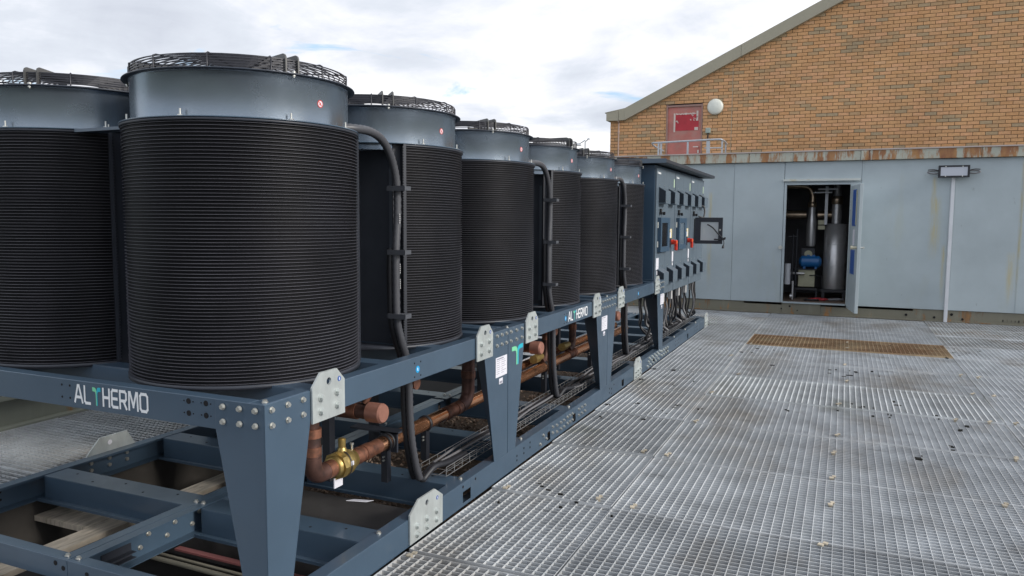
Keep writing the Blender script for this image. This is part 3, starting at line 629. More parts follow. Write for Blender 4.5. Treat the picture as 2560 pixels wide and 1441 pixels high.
d = MB().box((-2.06, YB+0.030, 2.3), (-1.275, YB+0.07, 4.355)).build('door', m_door, bb); d['label'] = 'faded red door'
MB().box((-2.10, YB-0.004, 2.3), (-2.062, YB+0.08, 4.41)).box((-1.273, YB-0.004, 2.3), (-1.240, YB+0.08, 4.41)).box((-2.061, YB-0.006, 4.357), (-1.274, YB+0.08, 4.40)).build('door_frame', mat('pinkish_door_frame', (0.33, 0.20, 0.17), 0.7, var=0.15), bb)
MB().box((-2.115, YB-0.013, 4.412), (-1.225, YB-0.009, 4.424)).build('lintel_gap', m_hole, bb)
sg = MB().box((-1.915, YB+0.024, 3.80), (-1.335, YB+0.0295, 4.20)).build('sign', m_sign, d)
pp = MB()
for (a, b_, c, e) in ((-1.925, 3.77, -1.885, 4.21), (-1.39, 4.02, -1.345, 4.25), (-1.43, 3.80, -1.345, 3.87)): pp.box((a, YB+0.019, b_), (c, YB+0.0235, e))
for i in range(26):
    x = -1.87+i*0.019; pp.box((x, YB+0.019, 4.165+rb.uniform(0, 0.02)), (x+0.02, YB+0.0235, 4.185+rb.uniform(0.01, 0.03)))
for i in range(14):
    x = rb.uniform(-1.56, -1.38); z = rb.uniform(4.02, 4.16); pp.prism([(x, z), (x+rb.uniform(.01, .03), z-0.01), (x+rb.uniform(0, .02), z+rb.uniform(.02, .05))], 1, YB+0.019, YB+0.0235)
for i in range(4):
    x = rb.uniform(-1.88, -1.83); z = rb.uniform(3.98, 4.02); pp.prism([(x, z), (x+0.03, z-0.01), (x+0.01, z+0.03)], 1, YB+0.019, YB+0.0235)
stuff(pp.build('torn_paper', m_paper, d))
MB().cyl((-1.33, YB-0.04, 3.40), (-1.33, YB+0.03, 3.40), 0.012).box((-1.44, YB-0.05, 3.393), (-1.32, YB-0.035, 3.41)).box((-1.345, YB+0.01, 3.26), (-1.315, YB+0.029, 3.33)).build('handle', m_bolt, d)
wl = thing('bulkhead_lamp', 'round white bulkhead lamp right of the faded red door', 'wall lamp', loc=(-0.949, YB-0.012, 4.309))
b = MB(); b.lathe([(0.188, 0.0), (0.188, 0.05), (0.178, 0.055)], 48); o = b.build('rim', m_beige, wl); o.rotation_euler.x = R(90)
b = MB(); b.lathe([(0.180, 0.05), (0.172, 0.075), (0.14, 0.095), (0.08, 0.108), (0.001, 0.112)], 48); o = b.build('cover', m_lamp, wl); o.rotation_euler.x = R(90)
sk = thing('socket_box', 'small grey weatherproof box on the bricks beside the red door', 'electrical box', loc=(-1.1, YB-0.012, 3.77))
MB().box((-0.055, -0.07, -0.06), (0.055, 0, 0.06)).build('body', mat('grey_green_plastic', (0.34, 0.40, 0.36), 0.5), sk, bevel=0.01)
MB().cyl((0, -0.02, -0.26), (0, -0.02, -0.06), 0.012).cyl((0, -0.02, -0.25), (0, -0.02, -0.2), 0.02).build('conduit', m_dark, sk)
tag(MB().cyl((-3.262, YB-0.035, 2.4), (-3.262, YB-0.035, 4.06), 0.017).cyl((-3.262, YB-0.035, 3.80), (-3.262, YB-0.035, 3.83), 0.03).cyl((-3.262, YB-0.035, 3.4), (-3.262, YB-0.035, 3.42), 0.024).cyl((-3.262, YB-0.1, 4.085), (-3.262, YB-0.035, 4.04), 0.02).build('downpipe', m_pipe), 'thin pinkish pipe down the left edge of the brick wall', 'pipe')
hr = thing('handrail', 'grey galvanised handrail in front of the faded red door', 'handrail')
YH = 15.2
MB().tube(smooth_path([(-2.05, 15.75, 3.29), (-2.16, 15.45, 3.36), (-2.19, YH+0.05, 3.42), (-2.0, YH, 3.425), (-1.37, YH, 3.44), (-0.75, YH, 3.452), (-0.62, YH+0.08, 3.44), (-0.60, YH+0.6, 3.40)], 5), 0.021, 10).build('top_rail', m_railg, hr)
for x in (-2.03, -1.97, -1.37, -0.94, -0.90): MB().box((x-0.02, YH-0.012, 2.87), (x+0.02, YH+0.012, 3.42)).build('post', m_railg, hr)
MB().box((-0.645, YH+0.05, 2.87), (-0.61, YH+0.075, 3.43)).build('post', m_railg, hr)
MB().box((-0.63, YH+0.5, 2.87), (-0.60, YH+0.53, 3.40)).build('post', m_railg, hr)
MB().cyl((-1.0, YH, 3.27), (-0.62, YH+0.05, 3.27), 0.014).build('mid_rail', m_railg, hr)
MB().box((-2.25, 14.9, 2.80), (-0.55, 16.2, 2.868)).build('landing', m_railg, hr)
# far street lamp on the skyline
sl_ = thing('street_lamp', 'tiny grey street lamp on the skyline left of the brick wall', 'street lamp', loc=(-18.57, 60, -6))
MB().cyl((0, 0, 0), (0, 0, 14.3), 0.10, 0.06, n=8).build('pole', m_railg, sl_)
MB().cyl((-0.55, 0, 14.15), (0, 0, 14.45), 0.04, n=6).cyl((0, 0, 14.3), (0.28, 0, 14.55), 0.04, n=6).build('arm', m_railg, sl_)
MB().cyl((-0.6, 0, 14.02), (-0.6, 0, 14.22), 0.28, 0.10, n=12).cyl((0.3, 0, 14.5), (0.3, 0, 14.62), 0.14, 0.08, n=10).build('lamp_head', m_railg, sl_)

# ------------------------------------------------------------------ base frames (lower) and support frames (upper)
ZR, ZB, ZL = 0.952, 0.832, 0.140      # upper rail top / bottom, lower rail top
WF = 2.36                              # width of the plant
bolt_s = MB().cyl((0, 0, 0), (0.003, 0, 0), 0.0125, n=14).cyl((0.003, 0, 0), (0.011, 0, 0), 0.0095, n=6, smooth=False).mesh('bolt', m_bolt)
bolt_x = bolt_s
bolt_y = MB().cyl((0, 0, 0), (0, -0.003, 0), 0.0125, n=14).cyl((0, -0.003, 0), (0, -0.011, 0), 0.0095, n=6, smooth=False).mesh('bolt', m_bolt)
bolt_z = MB().cyl((0, 0, 0), (0, 0, 0.003), 0.0125, n=14).cyl((0, 0, 0.003), (0, 0, 0.011), 0.009, n=6, smooth=False).mesh('bolt', m_bolt)
bolt_b = MB().cyl((0, 0, 0), (0.004, 0, 0), 0.017, n=14).cyl((0.004, 0, 0), (0.017, 0, 0), 0.0135, n=6, smooth=False).mesh('bolt', m_galv)
hole_x = MB().cyl((0, 0, 0), (0.0012, 0, 0), 0.008, n=10).mesh('hole', m_hole)
hole_y = MB().cyl((0, 0, 0), (0, -0.0012, 0), 0.0115, n=12).mesh('hole', m_hole)
hole_z = MB().cyl((0, 0, 0), (0, 0, 0.0012), 0.007, n=10).mesh('hole', m_hole)
def plate_mesh(w=0.215, h0=0.815, h1=1.017, up=True):
    # outline in (y,z); shoulders cut off, lifting eye as a real opening
    z0, z1 = h0, h1; sh = (z1-z0)*0.27; cx = w*0.5
    poly = [(0, z0), (w, z0), (w, z1-sh), (w-w*0.25, z1), (w*0.25, z1), (0, z1-sh)]
    eye = (w*0.5, z1-0.045); re = 0.0155; n = 16
    b = MB(); T = 0.009
    # ring of quads between the outline (resampled) and the eye
    import itertools
    per = []
    for i in range(len(poly)):
        p, q = poly[i], poly[(i+1) % len(poly)]
        for k in range(4): per.append((p[0]+(q[0]-p[0])*k/4, p[1]+(q[1]-p[1])*k/4))
    N_ = len(per); a = [math.atan2(p[1]-eye[1], p[0]-eye[0]) for p in per]
    inn = [(eye[0]+re*cos(t), eye[1]+re*sin(t)) for t in a]
    for xx, fl in ((0.0, 1), (T, 0)):
        vs = [(xx, p[0], p[1]) for p in per]+[(xx, p[0], p[1]) for p in inn]
        fs = [((i, (i+1) % N_, (i+1) % N_+N_, i+N_) if not fl else (i, i+N_, (i+1) % N_+N_, (i+1) % N_)) for i in range(N_)]
        b.add(vs, fs)
    vs = [(0, p[0], p[1]) for p in per]+[(T, p[0], p[1]) for p in per]
    b.add(vs, [(i, (i+1) % N_, (i+1) % N_+N_, i+N_) for i in range(N_)])
    vs = [(0, p[0], p[1]) for p in inn]+[(T, p[0], p[1]) for p in inn]
    b.add(vs, [(i, i+N_, (i+1) % N_+N_, (i+1) % N_) for i in range(N_)])
    return b.mesh('lifting_plate', m_galv)
pl_up = plate_mesh(); pl_lo = plate_mesh(0.335, 0.012, 0.222); pl_lo2 = plate_mesh(0.30, 0.0, 0.215)
stk = MB().cyl((0.0, 0, 0), (0.001, 0, 0), 0.011, n=16).mesh('sticker', m_bluest)
stkw = MB().prism([(-0.003, -0.006), (0.003, -0.006), (0.003, 0.003), (0, 0.008), (-0.003, 0.003)], 0, 0.001, 0.0014).mesh('arrow', m_white)
def lifting_plate(parent, x, y, me=pl_up, w=0.215, z0=0.815, big=False):
    p = obj('lifting_plate', me, parent, (x, y, 0))
    cols = (0.25, 0.75) if not big else (0.2, 0.5, 0.8)
    for i, c in enumerate(cols):
        for k, zz in enumerate(((0.042, 0.098) if not big else (0.032, 0.078))):
            obj('bolt', bolt_b, p, (0.009, w*c, z0+zz+(0.004*i)))
    s = obj('sticker', stk, p, (0.0095, w*0.82, z0+0.155)); obj('arrow', stkw, p, (0.0095, w*0.82, z0+0.155))
    return p
def rail_x0(b, y0, y1, zt, zb, x=0.0, fl=0.075, t=0.004, slots=(), sgn=1):
    """C rail along Y whose web is at x and flanges turn inward; slots are real openings (ya, yb, za, zb)"""
    ys = [y0]
    for (a, c, za, zc) in slots:
        b.box((x-sgn*t, ys[-1], zb), (x, a, zt)); b.box((x-sgn*t, a, zb), (x, c, za)); b.box((x-sgn*t, a, zc), (x, c, zt)); ys.append(c)
    b.box((x-sgn*t, ys[-1], zb), (x, y1, zt))
    b.box((x-sgn*fl, y0, zt-t), (x-sgn*t, y1, zt)); b.box((x-sgn*fl, y0, zb), (x-sgn*t, y1, zb+t))
    b.box((x-sgn*fl, y0, zt-0.016), (x-sgn*(fl-t), y1, zt-t)); return b
def rail_y0(b, x0, x1, zt, zb, y=0.0, fl=0.06, t=0.004):
    b.box((x0, y, zb), (x1, y+t, zt)); b.box((x0, y+t, zt-t), (x1, y+fl, zt)); b.box((x0, y+t, zb), (x1, y+fl, zb+t)); b.box((x0, y+fl-t, zt-0.016), (x1, y+fl, zt-t)); return b
# lower frames
LB = [0.0, 3.34, 6.68, 9.98]
names3 = ('nearest the camera, with the open bay under the corner leg', 'in the middle, under the second lettered beam', 'at the far end, under the control cabinets')
slots_y = {0: ((1.60, 1.70, 0.02, 0.085), (2.95, 3.01, 0.02, 0.085)), 1: ((3.40+0.12, 3.40+0.19, 0.02, 0.085), (4.98, 5.06, 0.02, 0.085), (6.30, 6.38, 0.02, 0.085)), 2: ((7.0, 7.07, 0.02, 0.085), (8.35, 8.43, 0.02, 0.085))}
cross_y = {0: (0.70, 1.545, 2.44), 1: (3.43, 4.55, 5.60), 2: (6.80, 7.55, 8.30, 9.10, 9.80)}
for k in range(3):
    y0, y1 = LB[k]+0.002, LB[k+1]-0.002
    bf = thing('base_frame', 'blue-grey steel base frame %s' % names3[k], 'steel frame', 'steel base frames lying end to end on the deck')
    rail_x0(MB(), y0, y1, ZL, 0.0, slots=slots_y[k]).build('side_rail', m_blue, bf, bevel=0.004)
    rail_x0(MB(), y0, y1, ZL, 0.0, x=-WF, sgn=-1).build('side_rail', m_blue, bf, bevel=0.004)
    # middle pair of channels back to back
    b = MB()
    for s, xm in ((1, -1.128), (-1, -1.124)):
        b.box((xm-0.002 if s > 0 else xm+0.000, y0+0.02, 0.0), (xm+0.000 if s > 0 else xm+0.002, y1-0.02, ZL+0.001))
        b.box((xm-0.058, y0+0.02, ZL-0.003), (xm-0.002, y1-0.02, ZL+0.001)) if s > 0 else b.box((xm+0.002, y0+0.02, ZL-0.003), (xm+0.058, y1-0.02, ZL+0.001))
        b.box((xm-0.058, y0+0.02, 0.001), (xm-0.002, y1-0.02, 0.005)) if s > 0 else b.box((xm+0.002, y0+0.02, 0.001), (xm+0.058, y1-0.02, 0.005))
    b.build('middle_rail', m_blue, bf)
    if k == 0:
        rail_y0(MB(), -WF+0.005, -1.1265, ZL, 0.04, y=0.0).build('end_rail', m_blue, bf, bevel=0.0025)
        rail_y0(MB(), -1.1245, -0.005, ZL, 0.04, y=0.0).build('end_rail', m_blue, bf, bevel=0.0025)
        for x in (-1.16, -1.09): obj('bolt', bolt_z, bf, (x, 0.03, ZL+0.002))
        for x in (-1.0, -1.20, -1.15): obj('hole', hole_y, bf, (x, -0.0005, 0.10 if x > -1.18 else 0.115))
    if k == 2: rail_y0(MB(), -WF+0.005, -0.005, ZL, 0.0, y=y1-0.06).build('end_rail', m_blue, bf, bevel=0.0025)
    for yy in cross_y[k]:
        for (xa, xb) in ((-WF+0.076, -1.187), (-1.065, -0.0765)):
            b = MB(); w = 0.15
            b.box((xa, yy, ZL-0.008), (xb, yy+w, ZL-0.004)).box((xa, yy, 0.0), (xb, yy+0.004, ZL-0.008)).box((xa, yy-0.05, 0.0), (xb, yy, 0.004)).box((xa, yy-0.05, 0.004), (xb, yy-0.046, 0.018)).box((xa, yy+w-0.004, 0.02), (xb, yy+w, ZL-0.008))
            b.build('cross_member', m_blue, bf, bevel=0.0015)
            for q in range(5): obj('hole', hole_z, bf, (xa+0.15+q*(xb-xa-0.3)/4, yy+(0.045 if q % 2 else 0.10), ZL-0.0042))
        obj('bolt', bolt_z, bf, (-0.045, yy+0.11, ZL+0.0005))
        for x in (-1.15, -1.10): obj('bolt', bolt_z, bf, (x, yy+0.05, ZL+0.0015))
    if k == 0:
        # holes and bolts in the exposed bays
        for (y, z) in ((0.30, 0.06), (0.36, 0.06), (0.36, 0.10), (2.38, 0.045), (2.38, 0.075), (2.50, 0.06), (2.50, 0.095), (2.61, 0.07), (2.61, 0.105), (1.60, 0.118), (1.76, 0.115)): obj('hole', hole_x, bf, (0.0003, y, z))
        for i, y in enumerate((0.42, 0.58, 0.74)):
            for z in (0.05, 0.10):
                m_ = obj('bolt', bolt_x, bf, (-1.0635-0.058, 0, 0)); m_.location = (-1.1215, y-0.1+z, z)
        MB().box((-1.12, 0.16, 0.055), (-1.085, 0.32, 0.058)).box((-1.121, 0.16, 0.03), (-1.118, 0.32, 0.095)).box((-1.12, 0.16, 0.028), (-1.085, 0.32, 0.031)).build('lashing_slot', m_panel, bf)
        for i in range(3):
            for z in (0.05, 0.095):
                q = obj('bolt', MB().cyl((0, 0, 0), (0.012, 0, 0), 0.012, n=10).mesh('bolt', m_bolt), bf, (-WF+0.0045, 0.12+i*0.17, z))
                for s in (-1, 1): obj('hole', hole_x, bf, (-WF+0.0045, 0.12+i*0.17+s*0.03, z))
        for i in range(3):
            for z in (0.05, 0.095): obj('bolt', MB().cyl((0, 0, 0), (0.012, 0, 0), 0.012, n=10).mesh('bolt', m_bolt), bf, (-WF+0.0045, 1.05+i*0.13, z))
        lp = MB().prism([(0, -0.02), (0.36, -0.02), (0.36, 0.0), (0.30, 0.10), (0.10, 0.10), (0, 0.0)], 0, 0, 0.008).build('lifting_plate', m_galv, bf, loc=(-WF-0.001, 1.02, ZL))
        MB().cyl((0, 0, 0), (0.010, 0, 0), 0.016, n=14).build('eye', m_white, lp, loc=(0.0, 0.17, 0.055))
        lifting_plate(bf, 0.002, 1.005, pl_lo, 0.335, 0.012, True)
        for i, y in enumerate((3.05, 3.14, 3.23, 3.30)):
            for z in ((0.045, 0.095) if i else (0.06, 0.105)): obj('bolt', bolt_x, bf, (0.001, y, z))
        for (y, z) in ((2.80, 0.04), (2.86, 0.09), (2.92, 0.05)): obj('bolt', bolt_x, bf, (0.001, y, z))
    if k == 1:
        for y in (3.38, 3.44, 3.50, 3.66, 3.74, 3.82):
            for z in (0.05, 0.10): obj('bolt', bolt_x, bf, (0.001, y, z))
        for (y, z) in ((4.55, 0.05), (4.62, 0.075), (4.70, 0.10), (4.62, 0.03), (4.55, 0.09)): obj('hole', hole_x, bf, (0.0003, y, z))
        lifting_plate(bf, 0.002, 5.42, pl_lo2, 0.30, 0.0, True)
        for i in range(5):
            for z in (0.04, 0.085, 0.12): obj('bolt', bolt_b, bf, (0.001, 5.98+i*0.13+z, z))
    if k == 2:
        for i in range(4):
            for z in (0.05, 0.10): obj('bolt', bolt_b, bf, (0.001, 6.72+i*0.11, z))
        for i in range(3):
            for z in (0.05, 0.10): obj('hole', hole_x, bf, (0.0003, 7.55+i*0.1, z)); obj('hole', hole_x, bf, (0.0003, 8.95+i*0.1, z))
        lifting_plate(bf, 0.002, 9.72, pl_lo2, 0.30, 0.0, True)
        for i in range(3):
            for z in (0.05, 0.10): obj('bolt', bolt_b, bf, (0.05+i*0.04, 9.978, z))

# upper support frames, one per pair of drums front and back
LETTER = {
 'A': ([[(0, 0), (0.36, 1), (0.50, 1), (0.86, 0)], [(0.18, 0.30), (0.66, 0.30)]], 0.86),
 'L': ([[(0, 1), (0, 0.12), (0.12, 0), (0.60, 0)]], 0.60),
 'H': ([[(0, 0), (0, 1)], [(0.66, 0), (0.66, 1)], [(0, 0.5), (0.66, 0.5)]], 0.66),
 'E': ([[(0.62, 1), (0.12, 1), (0, 0.88), (0, 0.12), (0.12, 0), (0.62, 0)], [(0, 0.5), (0.56, 0.5)]], 0.62),
 'R': ([[(0, 0), (0, 1), (0.54, 1), (0.66, 0.88), (0.66, 0.56), (0.54, 0.44), (0, 0.44)], [(0.36, 0.44), (0.68, 0)]], 0.68),
 'M': ([[(0, 0), (0.02, 1), (0.14, 1), (0.46, 0.18), (0.78, 1), (0.90, 1), (0.92, 0)]], 0.92),
 'O': ([[(0.14, 0), (0.62, 0), (0.76, 0.14), (0.76, 0.86), (0.62, 1), (0.14, 1), (0, 0.86), (0, 0.14), (0.14, 0)]], 0.76)}
layer = [0]
def stroke(b, pts, w, put):
    for i in range(len(pts)-1):
        p = Vector(pts[i]); q = Vector(pts[i+1]); d = (q-p).normalized(); n = Vector((-d.y, d.x))*w/2
        e = d*w*0.42
        c = [p-e+n, p-e-n, q+e-n, q+e+n]
        layer[0] = (layer[0]+1) % 12
        b.add([put(v.x, v.y, 0.0008+0.00008*layer[0]) for v in c], [(0, 1, 2, 3)])
def tree_T(bg, bt, x, h, put, d=0.001):
    # two leaves bending away from a shared stem: green left, teal right
    def leaf(s):
        xs = lambda u: x+s*u
        pts = [(0.006, -0.08), (0.10, -0.08), (0.10, 0.56), (0.13, 0.70), (0.20, 0.76), (0.50, 0.78), (0.50, 1.02), (0.24, 1.02), (0.11, 0.98), (0.03, 0.88), (0.006, 0.78)]
        if s > 0: pts = [(u, v+0.02) if v > 0.5 else (u, v) for u, v in pts]
        return [put(xs(u*0.92), v, d) for u, v in pts]
    for s, b in ((-1, bg), (1, bt)):
        vs = leaf(s); n = len(vs)
        ctr = list(range(n))
        tris = [(0, 1, 2), (0, 2, 10), (2, 3, 10), (3, 9, 10), (3, 4, 9), (4, 8, 9), (4, 5, 7), (5, 6, 7), (4, 7, 8)]
        b.add(vs, tris)
def lettering(parent, total, h, put0):
    """ALTHERMO drawn with strokes; put0(u,v,d) maps metres on the beam face"""
    sc = h; w = 0.175; gap = 0.27
    seq = ['A', 'L', 'T', 'H', 'E', 'R', 'M', 'O']; W_ = {k: v[1] for k, v in LETTER.items()}; W_['T'] = 0.94
    length = sum(W_[c] for c in seq)+gap*(len(seq)-1)
    f = total/(length*sc)
    g1 = MB(); g2 = MB(); x = 0
    put = lambda u, v, d: put0(u*sc*f, v*sc, d)
    for c in seq:
        if c == 'T': tree_T(g1, g2, x+0.47, 1.0, put)
        else:
            b = MB()
            for st in LETTER[c][0]: stroke(b, [(x+p[0], p[1]) for p in st], w, put)
            b.build('letter', m_logo, parent)
        x += W_[c]+gap
    g1.build('letter', m_green, parent); g2.build('letter', m_teal, parent)
def nameplate(parent, x, y, z, w=0.17, h=0.125):
    p = MB().box((0, 0, 0), (0.0012, w, h)).build('nameplate', m_white, parent, loc=(x, y, z))
    b = MB(); q = random.Random(int(y*10))
    b.box((0.0012, w*0.08, h*0.88), (0.0014, w*0.7, h*0.94))
    for i in range(7):
        zz = h*(0.8-i*0.105)
        b.box((0.0012, w*0.08, zz), (0.0014, w*(0.30+q.random()*0.1), zz+0.003)); b.box((0.0012, w*0.48, zz), (0.0014, w*(0.6+q.random()*0.3), zz+0.003))
    b.build('print', m_print, p)
    MB().box((0, w*0.3, -0.048), (0.0012, w*0.62, -0.012)).build('sticker', m_white, parent, loc=(x, y, z))
    MB().box((0, w*0.34, -0.044), (0.0016, w*0.58, -0.030)).build('print', m_print, parent, loc=(x, y, z))
LU = [0.0, 2.225, 4.460, 6.780]
fr_lab = ('front support frame with large white lettering on its end beam', 'middle support frame with the green and teal leaf mark on its leg', 'farthest support frame, joined to the control cabinets')
for k in range(3):
    y0, y1 = LU[k]+0.003, LU[k+1]-0.003
    uf = thing('drum_support', 'blue-grey %s' % fr_lab[k], 'steel frame', 'raised support frames under the drum coolers')
    rail_x0(MB(), y0+0.006, y1-0.006, ZR, ZB, x=-0.0045, fl=0.07).build('side_rail', m_blue, uf, bevel=0.004)
    rail_x0(MB(), y0+0.006, y1-0.006, ZR, ZB, x=-WF+0.0045, fl=0.07, sgn=-1).build('side_rail', m_blue, uf, bevel=0.004)
    rail_y0(MB(), -WF+0.08, -0.080, ZR-0.001, ZB, y=y0+0.004 if k else 0.0045, fl=0.06).build('end_rail', m_blue, uf, bevel=0.003)
    b = rail_y0(MB(), -WF+0.08, -0.080, ZR-0.001, ZB, y=0, fl=0.06); o = b.build('end_rail', m_blue, uf, bevel=0.003); o.location = (0, y1-0.07, 0)
    for yy in (0.30, 0.90, 1.42, 1.98):
        b = MB(); b.box((-WF+0.08, y0+yy, ZR-0.012), (-0.076, y0+yy+0.10, ZR-0.008)).box((-WF+0.08, y0+yy, ZB), (-0.076, y0+yy+0.004, ZR-0.012)).box((-WF+0.08, y0+yy+0.004, ZB), (-0.076, y0+yy+0.05, ZB+0.004))
        b.build('cross_beam', m_blue, uf, bevel=0.002)
    # legs: L-shaped folded plates
    for side in (0, 1):
        X = 0.0 if side == 0 else -WF; s = 1 if side == 0 else -1
        for end in (0, 1):
            b = MB()
            if end == 0: poly = [(y0, ZL), (y0+0.125, ZL), (y0+0.262, ZB-0.0), (y0+0.262, ZR-0.001), (y0, ZR-0.001)]
            else: poly = [(y1, ZL), (y1-0.200, ZL), (y1-0.345, ZB), (y1-0.345, ZR-0.001), (y1, ZR-0.001)]
            b.prism(poly, 0, X, X-s*0.004)
            wt, wb_ = (0.243, 0.102)
            ye = y0 if end == 0 else y1
            e = 0.004 if end == 0 else -0.004
            poly = [(X-s*0.0041, ZL), (X-s*wb_, ZL), (X-s*wt, ZB), (X-s*wt, ZR-0.001), (X-s*0.0041, ZR-0.001)]
            b.prism(poly, 1, ye, ye+e)
            b.build('leg', m_blue, uf, bevel=0.0022)
            if side == 0:
                ys = (0.035, 0.125, 0.215) if end == 0 else (0.03, 0.10, 0.17)
                for yy in ys:
                    for zz in (0.926, 0.866): obj('bolt', bolt_x, uf, (0.0005, ye+(yy if end == 0 else -yy), zz))
                if end == 0:
                    obj('bolt', bolt_z, uf, (-0.025, ye+0.03, ZR+0.0005))
            if end == 0 and k == 0 and side == 0:
                for xx in (-0.042, -0.118, -0.200):
                    for zz in (0.926, 0.868): obj('bolt', bolt_y, uf, (xx, -0.0005, zz))
    if k == 0:
        for xx in (-0.290, -0.380):
            for zz in (0.928, 0.880):
                obj('hole', hole_y, uf, (xx, 0.0043, zz))
                for s_ in (-0.024, 0.024): obj('hole', MB().cyl((0, 0, 0), (0, -0.0012, 0), 0.003, n=8).mesh('hole', m_hole), uf, (xx+s_, 0.0043, zz))
        for xx in (-1.06, -1.11):
            for zz in (0.925, 0.872): obj('hole', MB().cyl((0, 0, 0), (0, -0.0012, 0), 0.005, n=8).mesh('hole', m_hole), uf, (xx, 0.0043, zz))
        lettering(uf, 0.428, 0.070, lambda u, v, d: (-1.030+u, 0.0045-d, 0.860+v))
    if k == 1:
        lettering(uf, 0.47, 0.066, lambda u, v, d: (-0.0045+d, 3.39+u, 0.860+v))
        g1, g2 = MB(), MB(); H_ = 0.115
        tree_T(g1, g2, 0.0, 1.0, lambda u, v, d: (0.0002+d, 2.375+u*0.20, 0.705+v*H_))
        g1.build('leaf_mark', m_green, uf); g2.build('leaf_mark', m_teal, uf)
    yn = (2.035, 4.265, 6.60)[k]
    nameplate(uf, 0.0006, yn, 0.665)
    yc = (1.11, 3.325, 5.58)[k]
    MB().cyl((0, 0, 0), (0.0012, 0, 0), 0.018, n=20).build('blue_dot', m_cyan, uf, loc=(-0.0045, yc, 0.888))
    MB().prism([(-0.004, -0.007), (0.004, -0.007), (0.004, -0.003), (0.0, 0.0), (0.004, 0.004), (0.0, 0.008), (-0.006, 0.008)], 0, 0.0012, 0.0016).build('arrow', m_white, uf, loc=(-0.0045, yc, 0.888))
    for sy in (-0.03, 0.03):
        for sz in (-0.035, 0.035): obj('hole', MB().cyl((0, 0, 0), (0.0012, 0, 0), 0.005, n=8).mesh('hole', m_hole), uf, (-0.0044, yc+sy, 0.888+sz))
    lifting_plate(uf, 0.001, (0.266, 2.500, 4.765)[k]); lifting_plate(uf, 0.001, (1.760, 3.995, 6.30)[k])

# ------------------------------------------------------------------ drum coolers
RC, RS, HC = 0.515, 0.474, 1.098      # coil radius, cowl radius, coil height
HALF = R(52)
A0, A1 = HALF, 2*pi-HALF
def coil_tubes():
    b = MB(); n = 56; P = 0.01425; rows = 76; prof_r = RC
    for i in range(rows):
        z = 0.012+i*P
        wob = 0.0006*sin(i*1.7)
        b.lathe([(prof_r-0.007, z-0.0011), (prof_r+wob, z-0.0007), (prof_r+wob, z+0.0007), (prof_r-0.007, z+0.0011)], n, A0, A1, smooth=False)
    return b.mesh('coil_tubes', m_fin)
me_tubes = coil_tubes()
me_core = MB().lathe([(RC-0.008, 0.0), (RC-0.008, HC)], 56, A0, A1).lathe([(RC-0.05, 0.0), (RC-0.05, HC)], 40, A0, A1).mesh('coil_core', m_core)
me_rim2 = MB().lathe([(RC-0.03, -0.012), (RC+0.004, -0.012), (RC+0.004, 0.006), (RC-0.03, 0.006)], 56, A0, A1, close=True).mesh('coil_rim', m_panel)
me_rims = MB().lathe([(RC-0.035, HC-0.012), (RC+0.005, HC-0.012), (RC+0.005, HC-0.002), (RC-0.035, HC-0.002)], 56, A0, A1, close=True).mesh('coil_rim', m_panel)
def post():
    b = MB(); c = (RC*cos(HALF), RC*sin(HALF))
    b.box((RC-0.045, -0.016, 0.0), (RC+0.007, -0.001, HC)).box((RC-0.045, -0.060, 0.0), (RC-0.040, -0.016, HC))
    for i in range(76): b.box((RC-0.004, -0.022, 0.010+i*0.01425), (RC+0.0095, -0.0165, 0.016+i*0.01425))
    b.cyl((RC-0.075, -0.035, -0.02), (RC-0.075, -0.035, HC-0.05), 0.016, n=12)
    return b.mesh('header_post', m_panel)
me_post = post()
b = MB(); b.box((RC*cos(HALF)-0.06, -RC*sin(HALF)+0.03, 0.0), (RC*cos(HALF)-0.055, RC*sin(HALF)-0.03, HC-0.02)); m_closure = mat('grey_closure_sheet', (0.075, 0.082, 0.098), 0.4, var=0.12)
me_close = b.mesh('closure_panel', m_closure)
b = MB(); b.box((RC*cos(HALF)-0.054, 0.285, 0.04), (RC*cos(HALF)-0.02, 0.315, HC-0.12)); me_strip = b.mesh('closure_strip', mat('grey_strip', (0.13, 0.145, 0.17), 0.35))
me_wrap = MB().lathe([(RC-0.002, -0.01), (RC-0.002, HC-0.004)], 24, -HALF, HALF).mesh('wrap_sheet', m_panel)
me_base = MB().lathe([(0.20, -0.016), (0.497, -0.016), (0.497, -0.004), (0.20, -0.004)], 48, close=True).mesh('base_pan', m_panel)
me_top = MB().lathe([(RS-0.004, HC), (RC+0.007, HC), (RC+0.007, HC+0.005), (RS-0.004, HC+0.005)], 64, close=True).mesh('top_ring', m_blue)
me_cowl = MB().lathe([(RS, HC+0.006), (RS, 1.285), (RS+0.004, 1.291)], 96).lathe([(RS-0.003, 1.291), (RS-0.003, HC-0.03)], 64).mesh('fan_cowl', m_cowl)
me_flange = MB().lathe([(RS-0.003, 1.291), (RS+0.030, 1.291), (RS+0.032, 1.294), (RS+0.030, 1.297), (RS-0.003, 1.297)], 96, close=True).mesh('cowl_flange', m_flange)
def guard():
    b = MB(); rg_ = 0.470; w = 0.0022
    def ring(r, z, t=w, n=64): b.lathe([(r-t, z-t), (r+t, z-t), (r+t, z+t), (r-t, z+t)], n, close=True, smooth=False)
    for i in range(6): ring(rg_, 1.302+i*0.0125)
    for i in range(16): ring(rg_-0.010-i*0.0235, 1.368+0.0006*i, n=48)
    for i in range(12):
        a = i*pi/6+0.14; c, s = cos(a), sin(a)
        b.tube([(rg_*c*1.008, rg_*s*1.008, 1.298), (rg_*c*1.008, rg_*s*1.008, 1.367), (rg_*c*0.98, rg_*s*0.98, 1.3735), (0.10*c, 0.10*s, 1.381)], 0.0033, 6)
    return b.mesh('fan_guard', m_guard)
me_guard = guard()
